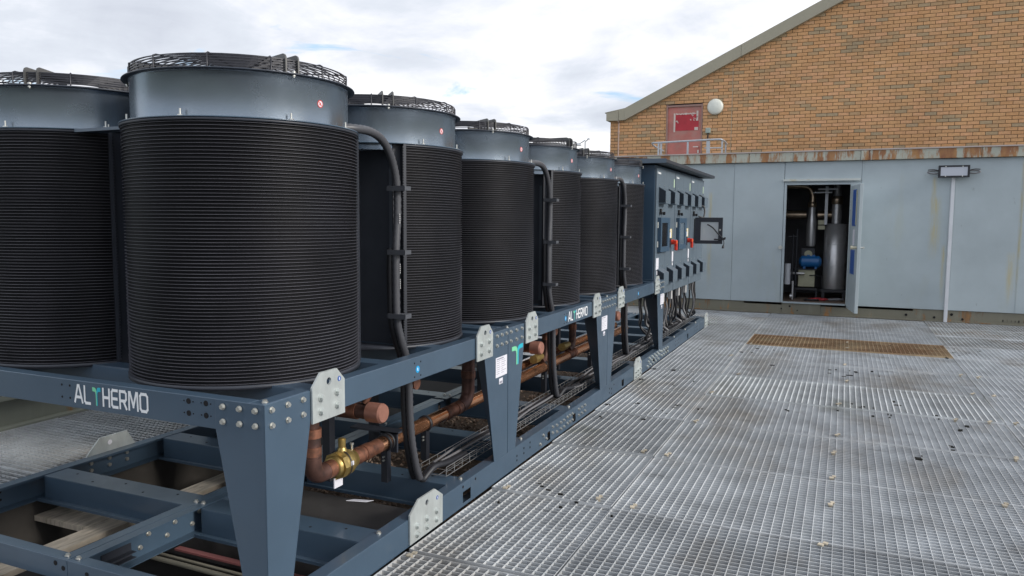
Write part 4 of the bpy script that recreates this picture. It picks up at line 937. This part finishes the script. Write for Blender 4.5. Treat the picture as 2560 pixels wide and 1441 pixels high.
def arm():
    b = MB()
    for y in (-0.028, 0.028):
        pts = [(0.483, 1.298), (0.483, 1.372), (0.476, 1.386), (0.46, 1.395), (0.40, 1.396), (0.08, 1.400)]
        inn = [(0.455, 1.298), (0.455, 1.362), (0.45, 1.370), (0.445, 1.374), (0.40, 1.376), (0.08, 1.379)]
        vs = [(p[0], y-0.003, p[1]) for p in pts]+[(p[0], y-0.003, p[1]) for p in inn]
        vs2 = [(p[0], y+0.003, p[1]) for p in pts]+[(p[0], y+0.003, p[1]) for p in inn]
        n = len(pts); fs = []
        for i in range(n-1):
            fs += [(i, i+1, n+i+1, n+i), (2*n+i, 3*n+i, 3*n+i+1, 2*n+i+1), (i, 2*n+i, 2*n+i+1, i+1), (n+i, n+i+1, 3*n+i+1, 3*n+i)]
        b.add(vs+vs2, fs)
    b.cyl((0.492, 0.0, 1.277), (0.492, 0.0, 1.308), 0.0045, n=8, mi=1).cyl((0.492, 0, 1.2985), (0.492, 0, 1.306), 0.010, n=6, mi=1).cyl((0.492, 0, 1.282), (0.492, 0, 1.289), 0.009, n=6, mi=1)
    return b.mesh('guard_arm', [m_arm, m_bolt])
me_arm = arm()
def fan():
    b = MB(); b.cyl((0, 0, 1.17), (0, 0, 1.33), 0.13, n=28)
    for k in range(6):
        a = k*pi/3
        vs = []
        for i in range(6):
            r = 0.12+i*0.065; tw = 0.5-0.05*i; sw = 0.05*i*0.6
            for s in (-1, 1):
                c = s*(0.075+0.012*i)
                x, y, z = r*cos(sw), r*sin(sw)*0.8+c*cos(tw), 1.24+c*sin(tw)
                vs.append((x*cos(a)-y*sin(a), x*sin(a)+y*cos(a), z))
        b.add(vs, [(2*i, 2*i+2, 2*i+3, 2*i+1) for i in range(5)], smooth=True)
    return b.mesh('fan', m_dark)
me_fan = fan()
stud = MB().cyl((0, 0, 0), (0, 0, 0.006), 0.011, n=6, smooth=False).cyl((0, 0, 0.006), (0, 0, 0.030), 0.004, n=8).mesh('stud', m_bolt)
me_nofan = MB().cyl((0, 0, 0), (0.0008, 0, 0), 0.0165, n=24).mesh('warning_sticker', m_redst)
me_nofan2 = MB().cyl((0.0008, 0, 0), (0.0012, 0, 0), 0.0125, n=24).mesh('sticker_disc', m_white)
me_nofan3 = MB().prism([(-0.007, -0.005), (0.002, -0.007), (0.004, 0.004), (-0.004, 0.007)], 0, 0.0012, 0.0016).prism([(-0.011, 0.008), (-0.009, 0.010), (0.011, -0.008), (0.009, -0.010)], 0, 0.0016, 0.0019).mesh('sticker_print', m_redst)
DS = 1.08
ya, yb_ = 0.62, 1.70
ordinal = ('first', 'second', 'third', 'fourth', 'fifth', 'sixth')
lab_f = ('largest black drum cooler, in the front corner right behind the lettered end beam',
         'second drum cooler of the near row, right of the first hose and its clips',
         'third drum cooler of the near row, above the leg with the leaf mark',
         'fourth drum cooler of the near row, right of the middle hose',
         'fifth drum cooler of the near row, left of the farthest hose',
         'sixth and last drum cooler of the near row, beside the blue control cabinets')
lab_b = ('black drum cooler cut off by the left edge of the photo, behind the end beam',
         'second drum cooler of the rear row, hidden behind the largest one',
         'third drum cooler of the rear row, seen through the gap by the first hose',
         'fourth drum cooler of the rear row, behind the third and fourth near ones',
         'fifth drum cooler of the rear row, behind the middle hose',
         'sixth drum cooler of the rear row, nearest the brick building')
rr2 = random.Random(21)
armrot = {0: -23, 1: -168, 2: -40, 3: -10, 4: -48, 5: 10}
for row in (0, 1):
    X = -0.64-row*DS
    for i in range(6):
        y = (ya if i % 2 == 0 else yb_)+2.235*(i//2)
        t = thing('drum_cooler', (lab_b if row else lab_f)[i], 'cooler', 'drum coolers with fans in two rows on the support frames', loc=(X, y, 0.945))
        if row == 0: op = 90 if i % 2 == 0 else 270
        else: op = 26 if i % 2 == 0 else 334
        op = R(op)
        stuff(obj('coil_tubes', me_tubes, t, rz=op)); obj('coil_core', me_core, t, rz=op); obj('coil_rim', me_rims, t, rz=op); obj('coil_rim', me_rim2, t, rz=op)
        obj('header_post', me_post, t, rz=op+A0)
        q = obj('header_post', me_post, t, rz=op+A1); q.scale.y = -1
        obj('closure_panel', me_close, t, rz=op)
        if row == 0: obj('closure_strip', me_strip, t, rz=op)
        else: obj('wrap_sheet', me_wrap, t, rz=op)
        obj('base_pan', me_base, t); obj('top_ring', me_top, t); obj('fan_cowl', me_cowl, t); obj('cowl_flange', me_flange, t)
        GS = 0.84
        gr = R(armrot[i] if row == 0 else {0: -62}.get(i, rr2.uniform(0, 120)))
        parts_ = [obj('fan_guard', me_guard, t, rz=gr+0.2)]+[obj('guard_arm', me_arm, t, rz=gr+k*2*pi/3) for k in range(3)]
        for o in parts_: o.scale.z = GS; o.location.z = 1.297*(1-GS)
        obj('fan', me_fan, t, rz=rr2.uniform(0, 1))
        for a in (-76, -118, -25, 14, 200, 100): obj('stud', stud, t, (0.497*cos(R(a)), 0.497*sin(R(a)), HC+0.005))
        if row == 0:
            a = R(-5.5); s = obj('warning_sticker', me_nofan, t, (RS*cos(a), RS*sin(a), 1.192), rz=a)
            obj('sticker_disc', me_nofan2, s); obj('sticker_print', me_nofan3, s)
    # small flat bracket between neighbours
# hoses that drop between each pair of drums
hose_lab = ('thick black ribbed hose in the gap right of the largest drum', 'ribbed hose between the third and fourth near drums', 'ribbed hose between the fifth and sixth near drums')
me_clampj = MB().box((-0.050, -0.034, -0.013), (0.060, -0.027, 0.013)).box((-0.046, -0.027, -0.011), (0.056, 0.032, 0.011)).mesh('clamp', m_clampg)
for k in range(3):
    dy = 2.235*k
    t = thing('cable_hose', hose_lab[k], 'hose', 'hoses hanging between the drums', loc=(0, dy, 0))
    P = smooth_path([(-0.30, 0.72, 2.062), (-0.20, 0.86, 2.066), (-0.19, 1.00, 2.062), (-0.195, 1.11, 2.025), (-0.198, 1.19, 1.94), (-0.20, 1.235, 1.82), (-0.20, 1.24, 1.66), (-0.20, 1.225, 1.49), (-0.20, 1.223, 1.30), (-0.20, 1.23, 1.12), (-0.20, 1.27, 1.00), (-0.20, 1.318, 0.90), (-0.20, 1.345, 0.75), (-0.20, 1.352, 0.60), (-0.20, 1.375, 0.42), (-0.20, 1.42, 0.26), (-0.20, 1.455, 0.185)], 10)
    b = MB(); b.tube(P, 0.0225, 14, rf=lambda i: 0.0215 if i % 2 else 0.0187); b.build('hose', m_conduit, t)
    P2 = smooth_path([(-0.20, 1.455, 0.186), (-0.197, 1.49, 0.168), (-0.19, 1.53, 0.19), (-0.18, 1.60, 0.215), (-0.175, 1.75, 0.195), (-0.19, 2.0, 0.175)], 6)
    MB().tube(P2, 0.017, 10).tube([p+Vector((-0.03, 0.01, -0.004)) for p in P2[2:]], 0.012, 8).build('tail', m_rubber, t)
    MB().tube(P[70:], 0.019, 8).build('inner_sleeve', m_cable, t, loc=(-0.035, 0.0, 0.0))
    for z in (1.80, 1.47, 1.135): obj('clamp', me_clampj, t, (-0.19, 1.235, z))
    b = MB()
    for z in (1.62, 1.36, 1.28):
        for i in range(5): b.box((-0.1765, 1.222, z+i*0.011), (-0.1755, 1.229, z+i*0.011+0.006))
    if k == 0: stuff(b.build('print', m_mesh, t))
    t2 = thing('coil_bracket', ('flat blue bracket at the shoulder of the first near drum', 'flat blue bracket between the third and fourth near drums', 'flat blue bracket between the fifth and sixth near drums')[k], 'bracket', loc=(-1.02, dy+0.30, 2.030))
    MB().box((-0.30, -0.03, 0), (0.0, 0.05, 0.014)).build('plate', m_blue, t2)
    obj('stud', stud, t2, (-0.13, 0.0, 0.014))

# ------------------------------------------------------------------ copper pipework
pw = thing('pipework', 'long bright copper pipe with brass valve running under the near drums', 'pipework')
XP, ZP, RP = -0.40, 0.378, 0.041
for (a, c, m_) in ((0.86, 0.93, m_copperd), (1.11, 1.34, m_copperd), (1.34, 1.55, m_copper), (1.55, 2.12, m_copper), (2.12, 2.30, m_copperd), (2.30, 4.50, m_copper), (4.50, 4.68, m_copperd), (4.68, 6.55, m_copper)):
    MB().cyl((XP, a, ZP), (XP, c, ZP), RP, n=28).build('pipe', m_, pw)
for y in (0.90, 1.13, 1.22, 2.13, 2.28, 4.52, 4.66): MB().cyl((XP, y-0.03, ZP), (XP, y+0.03, ZP), RP+0.004, n=28).cyl((XP, y-0.032, ZP), (XP, y-0.03, ZP), RP+0.002, n=28).build('coupling', m_copperd, pw)
MB().tube(smooth_path([(XP, 0.88, ZP), (XP, 0.83, ZP), (XP, 0.795, ZP+0.012), (XP, 0.775, ZP+0.045), (XP, 0.772, ZP+0.10)], 5), RP+0.003, 20).build('elbow', m_soot, pw)
MB().cyl((XP, 0.772, ZP+0.09), (XP, 0.772, ZP+0.24), RP, n=24).cyl((XP, 0.772, ZP+0.24), (XP, 0.772, 0.93), RP-0.006, n=24).build('riser', m_soot, pw)
for zq in (0.11, 0.20): MB().cyl((XP, 0.772, ZP+zq), (XP, 0.772, ZP+zq+0.045), RP+0.005, n=24).build('coupling', m_copperd, pw)
v = thing('ball_valve', 'brass ball valve with capped stem at the near end of the copper pipe', 'valve', loc=(XP, 1.01, ZP))
o = MB().lathe([(0.044, -0.085), (0.056, -0.083), (0.056, -0.055), (0.062, -0.05), (0.068, -0.03), (0.070, 0.0), (0.068, 0.03), (0.060, 0.052), (0.050, 0.058), (0.050, 0.085), (0.042, 0.087)], 28).build('body', m_brass, v); o.rotation_euler.x = R(-90)
o = MB().cyl((0, 0, -0.062), (0, 0, -0.030), 0.072, n=8, smooth=False).build('nut', m_brass, v); o.rotation_euler.x = R(-90)
o = MB().lathe([(0.0725, -0.016), (0.075, -0.012), (0.0725, -0.008)], 28).build('gasket', m_rubber, v); o.rotation_euler.x = R(-90)
MB().cyl((0, 0, 0.055), (0, 0, 0.085), 0.030, 0.020, n=20).cyl((0, 0, 0.085), (0, 0, 0.128), 0.018, 0.021, n=16).cyl((0, 0, 0.128), (0, 0, 0.132), 0.015, n=16).build('stem_cap', m_brass, v)
MB().box((0.066, -0.018, 0.0), (0.0715, 0.004, 0.022)).build('label', m_white, v)
MB().cyl((0, 0.085, 0.045), (0, 0.085, 0.075), 0.007, n=8).cyl((0, 0.085, 0.075), (0, 0.085, 0.085), 0.011, n=8).build('drain_screw', m_bolt, v)
MB().box((-0.004, -0.07, -0.115), (0.002, 0.0, -0.06)).build('tag', m_white, v)
tag(MB().add([(-0.35, 0.97, 0.20), (-0.27, 1.03, 0.185), (-0.29, 1.13, 0.155), (-0.38, 1.08, 0.165), (-0.35, 0.97, 0.198), (-0.27, 1.03, 0.183), (-0.29, 1.13, 0.153), (-0.38, 1.08, 0.163)], [(0, 1, 2, 3), (7, 6, 5, 4), (0, 4, 5, 1), (1, 5, 6, 2), (2, 6, 7, 3), (3, 7, 4, 0)]).build('paper_tag', m_white), 'folded white tag hanging under the brass valve', 'tag')
# second pipe and risers
p2 = thing('copper_pipe', 'thinner upper copper pipe behind the main one, starting at the second frame', 'pipe')
MB().cyl((-0.53, 3.3, 0.405), (-0.53, 6.55, 0.405), 0.036, n=24).build('pipe', m_copper, p2)
for yq in (3.30, 4.25): MB().cyl((-0.53, yq-0.05, 0.405), (-0.53, yq+0.05, 0.405), 0.041, n=24).build('coupling', m_copperd, p2)
for k, y in enumerate((2.45, 4.0, 4.7, 5.9)):
    q = thing('pipe_riser', ('dark sooty copper riser dropping to the pipe at the first seam', 'dark riser with brass fitting left of the middle hose', 'dark riser with brass fitting right of the middle hose', 'dark riser below the sixth near drum')[k], 'pipe')
    xx = -0.42 if k else -0.40; zz = ZP if k == 0 else 0.42
    MB().tube(smooth_path([(xx, y, zz+0.45), (xx, y, zz+0.16), (xx, y-0.01, zz+0.06), (xx, y-0.06, zz+0.012), (xx, y-0.13, zz)], 5), 0.045 if k == 0 else 0.035, 18).build('bend', m_soot, q)
    MB().cyl((xx, y, zz+0.18), (xx, y, zz+0.23), 0.050 if k == 0 else 0.04, n=20).build('coupling', m_copperd, q)
    if k: MB().cyl((xx, y-0.30, zz+0.05), (xx, y-0.20, zz+0.05), 0.038, n=8, smooth=False).cyl((xx, y-0.2, zz+0.05), (xx, y-0.12, zz+0.05), 0.028, n=16).build('fitting', m_brass, q)
# headers with domed end caps
hl = ('capped copper header below the first near drum, its round end facing right', 'capped dark header below the third near drum', 'capped dark header beside the third leg pair')
for k in range(3):
    y = 1.10+2.235*k
    h = thing('capped_header', hl[k], 'pipe header', 'capped copper headers under the drums', loc=(-0.20, y, 0.640))
    MB().cyl((-0.80, 0, 0), (-0.06, 0, 0), 0.040, n=24).build('pipe', m_soot, h)
    MB().cyl((-0.30, 0, 0), (-0.16, 0, 0), 0.047, n=24).build('coupling', m_copperd, h)
    MB().cyl((-0.44, 0, 0), (-0.40, 0, 0), 0.045, n=24).build('coupling', m_copperd, h)
    MB().cyl((-0.09, 0, 0), (-0.012, 0, 0), 0.052, n=28).cyl((-0.012, 0, 0), (0, 0, 0), 0.052, 0.045, n=28).build('cap', mat('dull_pinkish_copper_%d' % k, (0.40, 0.19, 0.14), 0.5, 0.4, var=0.2, vscale=8), h)
    MB().tube(smooth_path([(-0.12, 0.0, 0.04), (-0.10, 0.03, 0.09), (-0.05, 0.09, 0.12), (-0.03, 0.13, 0.17)]), 0.018, 12).build('branch', m_copperd, h)
    MB().tube(smooth_path([(-0.26, 0.0, 0.02), (-0.24, -0.10, 0.04), (-0.26, -0.16, 0.10), (-0.28, -0.18, 0.25)]), 0.028, 12).build('branch', m_copperd, h)
    MB().cyl((-0.32, 0.35, 0.09), (-0.02, 0.35, 0.09), 0.028, n=18).cyl((-0.02, 0.35, 0.09), (-0.01, 0.35, 0.09), 0.036, n=18).build('side_stub', m_copperd, h)
for k, y in enumerate((1.42, 1.86, 3.9, 5.2)):
    c = thing('pipe_clamp', ('black pipe clamp with bracket near the brass valve', 'black pipe clamp in the middle of the bright copper pipe', 'pair of black pipe clamps just left of the middle hose', 'black pipe clamp beyond the third leg')[k], 'pipe clamp', loc=(XP, y, ZP))
    for dx in ((-0.018, 0.018) if k != 1 else (0,)):
        o = MB().lathe([(RP-0.001, dx-0.009), (RP+0.010, dx-0.009), (RP+0.010, dx+0.009), (RP-0.001, dx+0.009)], 24, close=True).build('ring', m_rubber, c); o.rotation_euler.x = R(90)
    MB().box((-0.02, -0.02, -ZP+0.15), (0.02, 0.02, -RP)).build('stand', m_dark, c)
    if k == 0: MB().box((-0.05, 0.02, -0.06), (0.06, 0.035, 0.055)).box((-0.26, 0.02, 0.045), (0.06, 0.10, 0.056)).build('bracket', m_panel, c)
    for z in (-0.08, -0.10): MB().cyl((0.0, -0.03, z), (0.0, 0.03, z), 0.006, n=8).build('bolt', m_bolt, c)
for k, (x, y) in enumerate(((-0.75, 1.30), (-0.95, 2.05), (-0.80, 3.4), (-0.70, 4.95))):
    tag(MB().box((x, y, ZL), (x+0.05, y+0.05, 0.62)).build('support_post', m_dark), 'dark square post %s' % ('behind the first capped header', 'between the two longitudinal rails near the first seam', 'behind the middle frame leg', 'behind the third pair of legs')[k], 'post')
# ------------------------------------------------------------------ basket tray and cables along the near edge
tr = thing('cable_tray', 'long zinc wire basket tray lying along the base frames', 'cable tray', loc=(0, 0, 0))
b = MB(); y0, y1 = 1.63, 9.7; xa, xb = -0.295, -0.125; zb_ = 0.152; zt_ = 0.205; r = 0.0022
def bar(p, q, rr_=r): b.cyl(p, q, rr_, n=5, caps=False)
for x in (xa, xa+0.055, xb-0.055, xb): bar((x, y0, zb_), (x, y1, zb_))
for x in (xa, xb): bar((x, y0, zt_), (x, y1, zt_)); bar((x, y0, (zb_+zt_)/2), (x, y1, (zb_+zt_)/2), 0.0016)
n = int((y1-y0)/0.10)
for i in range(n+1):
    y = y0+i*0.10; bar((xa, y, zb_), (xb, y, zb_)); bar((xa, y, zb_), (xa, y, zt_)); bar((xb, y, zb_), (xb, y, zt_))
b.build('wire_basket', m_wire, tr)
rc = random.Random(9)
for k in range(9):
    x = xa+0.018+k*0.018; ys_ = 1.75 if k < 4 else (4.0 if k < 7 else 6.2)
    pts = []; y = ys_
    while y < 9.5: pts.append((x+rc.uniform(-0.012, 0.012), y, zb_+0.014+rc.uniform(0, 0.030))); y += 0.35
    tag(MB().tube(smooth_path(pts, 4), 0.0075+0.002*rc.random(), 6).build('tray_cable', m_cable if k % 3 else m_cablegrey), ('black' if k % 3 else 'grey')+' cable laid loosely in the wire basket tray from '+('its near end on' if k < 4 else ('the middle frame on' if k < 7 else 'the farthest frame on')), 'cable', 'cables in the wire basket tray')

# ------------------------------------------------------------------ control cabinets
XC = -0.105; ZC0, ZC1 = 0.725, 2.300
CY = [6.725, 7.815, 8.905, 9.995]
cab_lab = ('first blue control cabinet, beside the last drum, with a closed dark window and red switch', 'middle blue control cabinet, with a clear window and red rotary switch', 'last blue control cabinet, its small window frame swung wide open')
def hood(up=True):
    b = MB(); w, h, d = 0.27, 0.20, 0.085
    b.add([(0, 0, 0), (0, w, 0), (0, w, h), (0, 0, h), (d, 0, 0), (d, w, 0), (d, w, h-0.05), (d, 0, h-0.05)],
          [(4, 5, 6, 7), (0, 4, 7, 3), (1, 2, 6, 5), (3, 7, 6, 2), (0, 3, 2, 1)])
    return b.mesh('vent_hood', m_cabdoor)
me_hood = hood()
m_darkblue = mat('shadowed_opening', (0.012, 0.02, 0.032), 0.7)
dot = MB().cyl((0, 0, 0), (0.004, 0, 0), 0.007, n=8).mesh('screw', m_bolt)
for k in range(3):
    y0, y1 = CY[k]+0.004, CY[k+1]-0.004
    t = thing('control_cabinet', cab_lab[k], 'control cabinet', 'control cabinets in a row at the far end')
    MB().box((XC-0.42, y0, ZC0), (XC-0.022, y1, ZC1)).build('body', m_navy, t, bevel=0.004)
    ym = (y0+y1)/2
    for q, (a, c) in enumerate(((y0+0.008, ym-0.002), (ym+0.002, y1-0.012))):
        d = MB().box((XC-0.021, a, ZC0+0.012), (XC, c, ZC1-0.03)).build('door', m_cabdoor, t, bevel=0.003)
        for z in (1.85, 0.87):
            hd = obj('vent_hood', me_hood, d, (XC+0.001, a+0.12, z))
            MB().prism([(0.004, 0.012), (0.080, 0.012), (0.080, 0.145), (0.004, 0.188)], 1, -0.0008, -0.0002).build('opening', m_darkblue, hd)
            for yy in (0.0, 0.27):
                obj('screw', dot, hd, (0, yy+0.02, 0.225))
            obj('screw', dot, hd, (0.086, 0.03, 0.02))
    MB().box((XC-0.002, y0+0.05, ZC1-0.10), (XC+0.0012, y0+0.075, ZC1-0.075)).box((XC-0.002, y0+0.09, ZC1-0.10), (XC+0.0012, y0+0.22, ZC1-0.08)).build('maker_mark', m_logo, t)
    lb = MB(); lb.cyl((XC, y1-0.085, ZC1-0.20), (XC+0.001, y1-0.085, ZC1-0.20), 0.0285, n=16)
    lb.box((XC+0.0005, y1-0.113, ZC1-0.22), (XC+0.0012, y1-0.057, ZC1-0.12)); lb.build('green_label', mat('pale_green_label_%d' % k, (0.48, 0.62, 0.45), 0.5), t)
    # latch
    MB().box((XC, y0+0.17, 1.72), (XC+0.035, y0+0.22, 1.75)).cyl((XC+0.02, y0+0.30, 1.735), (XC+0.045, y0+0.30, 1.735), 0.02, n=12).cyl((XC+0.015, y0+0.2, 1.75), (XC+0.015, y0+0.2, 1.79), 0.014, n=10).build('latch', m_cable, t)
    if k < 2:
        f = MB().box((XC+0.001, y0+0.10, 1.27), (XC+0.045, y0+0.16, 1.685)).box((XC+0.001, y0+0.48, 1.27), (XC+0.045, y0+0.60, 1.685)).box((XC+0.001, y0+0.16, 1.62), (XC+0.045, y0+0.48, 1.685)).box((XC+0.001, y0+0.16, 1.27), (XC+0.045, y0+0.48, 1.335)).build('window_frame', m_navy, t, bevel=0.003)
        MB().box((XC+0.030, y0+0.16, 1.335), (XC+0.034, y0+0.48, 1.62)).build('pane', m_glass if k == 0 else mat('blue_grey_pane', (0.10, 0.14, 0.18), 0.25), f)
        MB().cyl((XC+0.006, y0+0.085, 1.33), (XC+0.006, y0+0.085, 1.40), 0.01, n=8).cyl((XC+0.006, y0+0.085, 1.56), (XC+0.006, y0+0.085, 1.63), 0.01, n=8).build('hinge', m_bolt, f)
    else:
        f = MB().box((0, 0, 1.315), (0.05, 0.02, 1.70)).box((0.34, 0, 1.315), (0.40, 0.02, 1.70)).box((0.05, 0, 1.635), (0.34, 0.02, 1.70)).box((0.05, 0, 1.315), (0.34, 0.02, 1.365)).box((0.05, 0, 1.365), (0.085, 0.02, 1.635)).build('window_frame', m_panel, t, loc=(-0.09, 9.2, 0), bevel=0.003)
        f['label'] = 'window frame swung open'
        MB().box((0.085, 0.008, 1.365), (0.34, 0.011, 1.635)).build('pane', mat('clear_pane', (0.55, 0.58, 0.60), 0.05, 0.0), f)
        # straps seen through the pane are reflections of cables behind it
        MB().cyl((0.365, -0.008, 1.52), (0.365, 0.0, 1.52), 0.014, n=14).build('lock', m_bolt, f)
        MB().box((XC+0.001, 9.22, 1.33), (XC+0.01, 9.62, 1.68)).build('display', m_glass, t)
    # rotary switch, tags, plates
    if k < 2:
        ys_ = y1-0.235
        sw = MB().cyl((XC, ys_, 1.375), (XC+0.05, ys_, 1.375), 0.032, n=20).box((XC+0.05, ys_-0.03, 1.35), (XC+0.085, ys_+0.05, 1.40)).box((XC+0.05, ys_+0.010, 1.27), (XC+0.085, ys_+0.05, 1.352)).build('rotary_switch', m_red, t, bevel=0.006)
        MB().cyl((XC+0.0845, ys_+0.02, 1.37), (XC+0.0875, ys_+0.02, 1.37), 0.014, n=12).build('disc', m_orange, sw)
        MB().box((XC+0.0, ys_-0.10, 1.31), (XC+0.02, ys_-0.045, 1.44)).build('switch_plate', m_dark, t)
        MB().box((XC+0.03, ys_-0.21, 1.43), (XC+0.036, ys_-0.09, 1.545)).build('yellow_tag', m_yellow, t)
        MB().box((XC+0.036, ys_-0.205, 1.435), (XC+0.0365, ys_-0.13, 1.54)).build('tag_print', m_white, t)
        MB().cyl((XC, ys_-0.25, 1.515), (XC+0.05, ys_-0.25, 1.515), 0.014, n=12).build('padlock', m_yellow, t)
        MB().box((XC+0.001, ys_+0.10, 1.12), (XC+0.003, ys_+0.19, 1.25)).box((XC+0.001, ys_+0.12, 1.07), (XC+0.003, ys_+0.17, 1.105)).build('nameplate', m_white, t)
    if k == 0: MB().box((XC+0.001, y0+0.05, 1.06), (XC+0.003, y0+0.19, 1.20)).box((XC+0.001, y0+0.09, 1.00), (XC+0.003, y0+0.15, 1.045)).build('nameplate', m_white, t)
MB_ = MB().prism([(XC-0.45, 2.312), (0.035, 2.312), (0.035, 2.352), (XC-0.45, 2.385)], 1, 6.60, 10.12)
ca = tag(MB_.build('rain_canopy', m_panel, bevel=0.003), 'thin dark sloping canopy over the three control cabinets', 'canopy')
MB().box((XC-0.44, 6.594, 2.31), (0.033, 6.599, 2.36)).build('edge_trim', m_blue, ca)
bc = thing('cable_lead', 'black lead with a curled end hooked by the open cabinet window', 'cable')
MB().tube(smooth_path([(XC+0.02, 9.45, 1.86), (XC+0.08, 9.5, 1.87), (XC+0.10, 9.5, 1.78), (XC+0.09, 9.45, 1.70), (XC+0.03, 9.4, 1.72)]), 0.012, 8).tube(smooth_path([(0.10, 9.14, 1.60), (0.18, 9.14, 1.55), (0.27, 9.14, 1.45), (0.33, 9.14, 1.40), (0.36, 9.14, 1.41), (0.33, 9.14, 1.38), (0.2, 9.14, 1.385)]), 0.010, 8).tube(smooth_path([(0.33, 9.14, 1.40), (0.345, 9.13, 1.33), (0.335, 9.13, 1.29)]), 0.006, 8).cyl((0.335, 9.13, 1.30), (0.335, 9.13, 1.255), 0.012, 0.02, n=10).build('lead', m_cable, bc)
# cables dropping out of the cabinets
rq = random.Random(4)
for i in range(34):
    y = 6.95+i*0.087+rq.uniform(-0.03, 0.03); x = XC-0.04-rq.random()*0.25; g = rq.random()
    bend = rq.uniform(-0.12, 0.16)
    pts = [(x, y, ZC0+0.01), (x+rq.uniform(-.01, .01), y, 0.60), (x+0.01, y+bend*0.4, 0.46), (x-0.01, y+bend, 0.32), (-0.21+rq.uniform(-.05, .05), y+bend*1.3, 0.21), (-0.21, y+bend*1.3+0.12, 0.175)]
    tag(MB().tube(smooth_path(pts, 5), 0.012+0.007*rq.random(), 8).build('drop_cable', m_cable if g < 0.75 else m_cablegrey), '%s cable dropping to the basket tray from the %s control cabinet' % ('black' if g < 0.75 else 'grey', ('first', 'middle', 'last')[min(2, int((y-6.725)/1.09))]), 'cable', 'cables dropping from the control cabinets')
for i in range(5): tag(MB().box((XC-0.10, 7.5+i*0.5, 0.60), (XC-0.06, 7.58+i*0.5, 0.72)).build('gland', m_mesh), 'pale cable glands under the control cabinets', 'cable gland', 'pale glands under the cabinets')
for k, y in enumerate((8.7, 9.9)):
    tag(MB().box((-0.55, y, ZL), (-0.50, y+0.05, ZC0)).build('cabinet_post', m_panel), 'dark post under the %s control cabinet' % ('middle' if k == 0 else 'last'), 'post')

# ------------------------------------------------------------------ below the frames
tag(MB().box((-1.895, -0.2, -0.13), (-1.755, 1.9, -0.100)).build('timber_board', m_timber), 'long weathered board under the open bay, running away from the camera', 'board')
tag(MB().box((-2.38, 0.66, -0.128), (-1.90, 0.82, -0.098)).build('timber_board', m_timber), 'short pale board butting the long one at the left', 'board')
for i, (y, z) in enumerate(((0.2, -0.60), (1.35, -0.55))):
    tag(MB().box((-2.35, y, z), (-0.0, y+0.16, z+0.2)).build('steel_beam', mat('old_steel_%d' % i, (0.09, 0.08, 0.075), 0.7, var=0.5, vscale=4)), ('old steel beam crossing below the front bay', 'old steel beam crossing below the gravel edge')[i], 'beam')
tag(MB().box((-1.05, 1.02, -0.10), (-0.08, 1.44, 0.0)).box((-1.05, 0.98, -0.10), (-0.08, 1.018, -0.02)).build('duct_lid', m_duct), 'wide dark duct lid lying between two cross members', 'duct')
tag(MB().box((-1.6, 1.00, -0.312), (-0.1, 1.04, -0.30)).build('red_strip', m_pinkst), 'faded red strip below the front corner bay', 'strip')
tag(MB().cyl((-1.65, 0.88, -0.31), (-0.05, 0.86, -0.31), 0.014).cyl((-1.65, 0.93, -0.31), (-0.05, 0.91, -0.31), 0.009).build('conduit_pipe', m_beige), 'two thin pale conduits below the front corner bay', 'conduit')
tag(MB().box((-2.38, -0.25, -0.35), (-2.33, 3.0, 0.0)).build('deck_edge_beam', mat('stained_edge_beam', (0.05, 0.045, 0.04), 0.8, var=0.5, vscale=3)), 'stained steel edge beam under the left rail of the base frame', 'beam')
for k, (x, y) in enumerate(((-0.32, 2.95), (-0.35, 3.05), (-1.3, 5.2))):
    tag(MB().box((x-0.11, y, -0.49), (x+0.06, y+0.20, -0.34)).build('pad_block', m_panel), ('dark block on the gravel near the first seam', 'dark block touching the first one', 'dark block far back on the gravel')[k], 'block')
tag(MB().cyl((9.0, 9.0, 0), (9.0, 9.0, 0.01), 0.01).build('spacer', m_dark, loc=(-9.2, 0.85, 0.02)), 'small spacer under the near side rail at the far end', 'spacer') if False else None
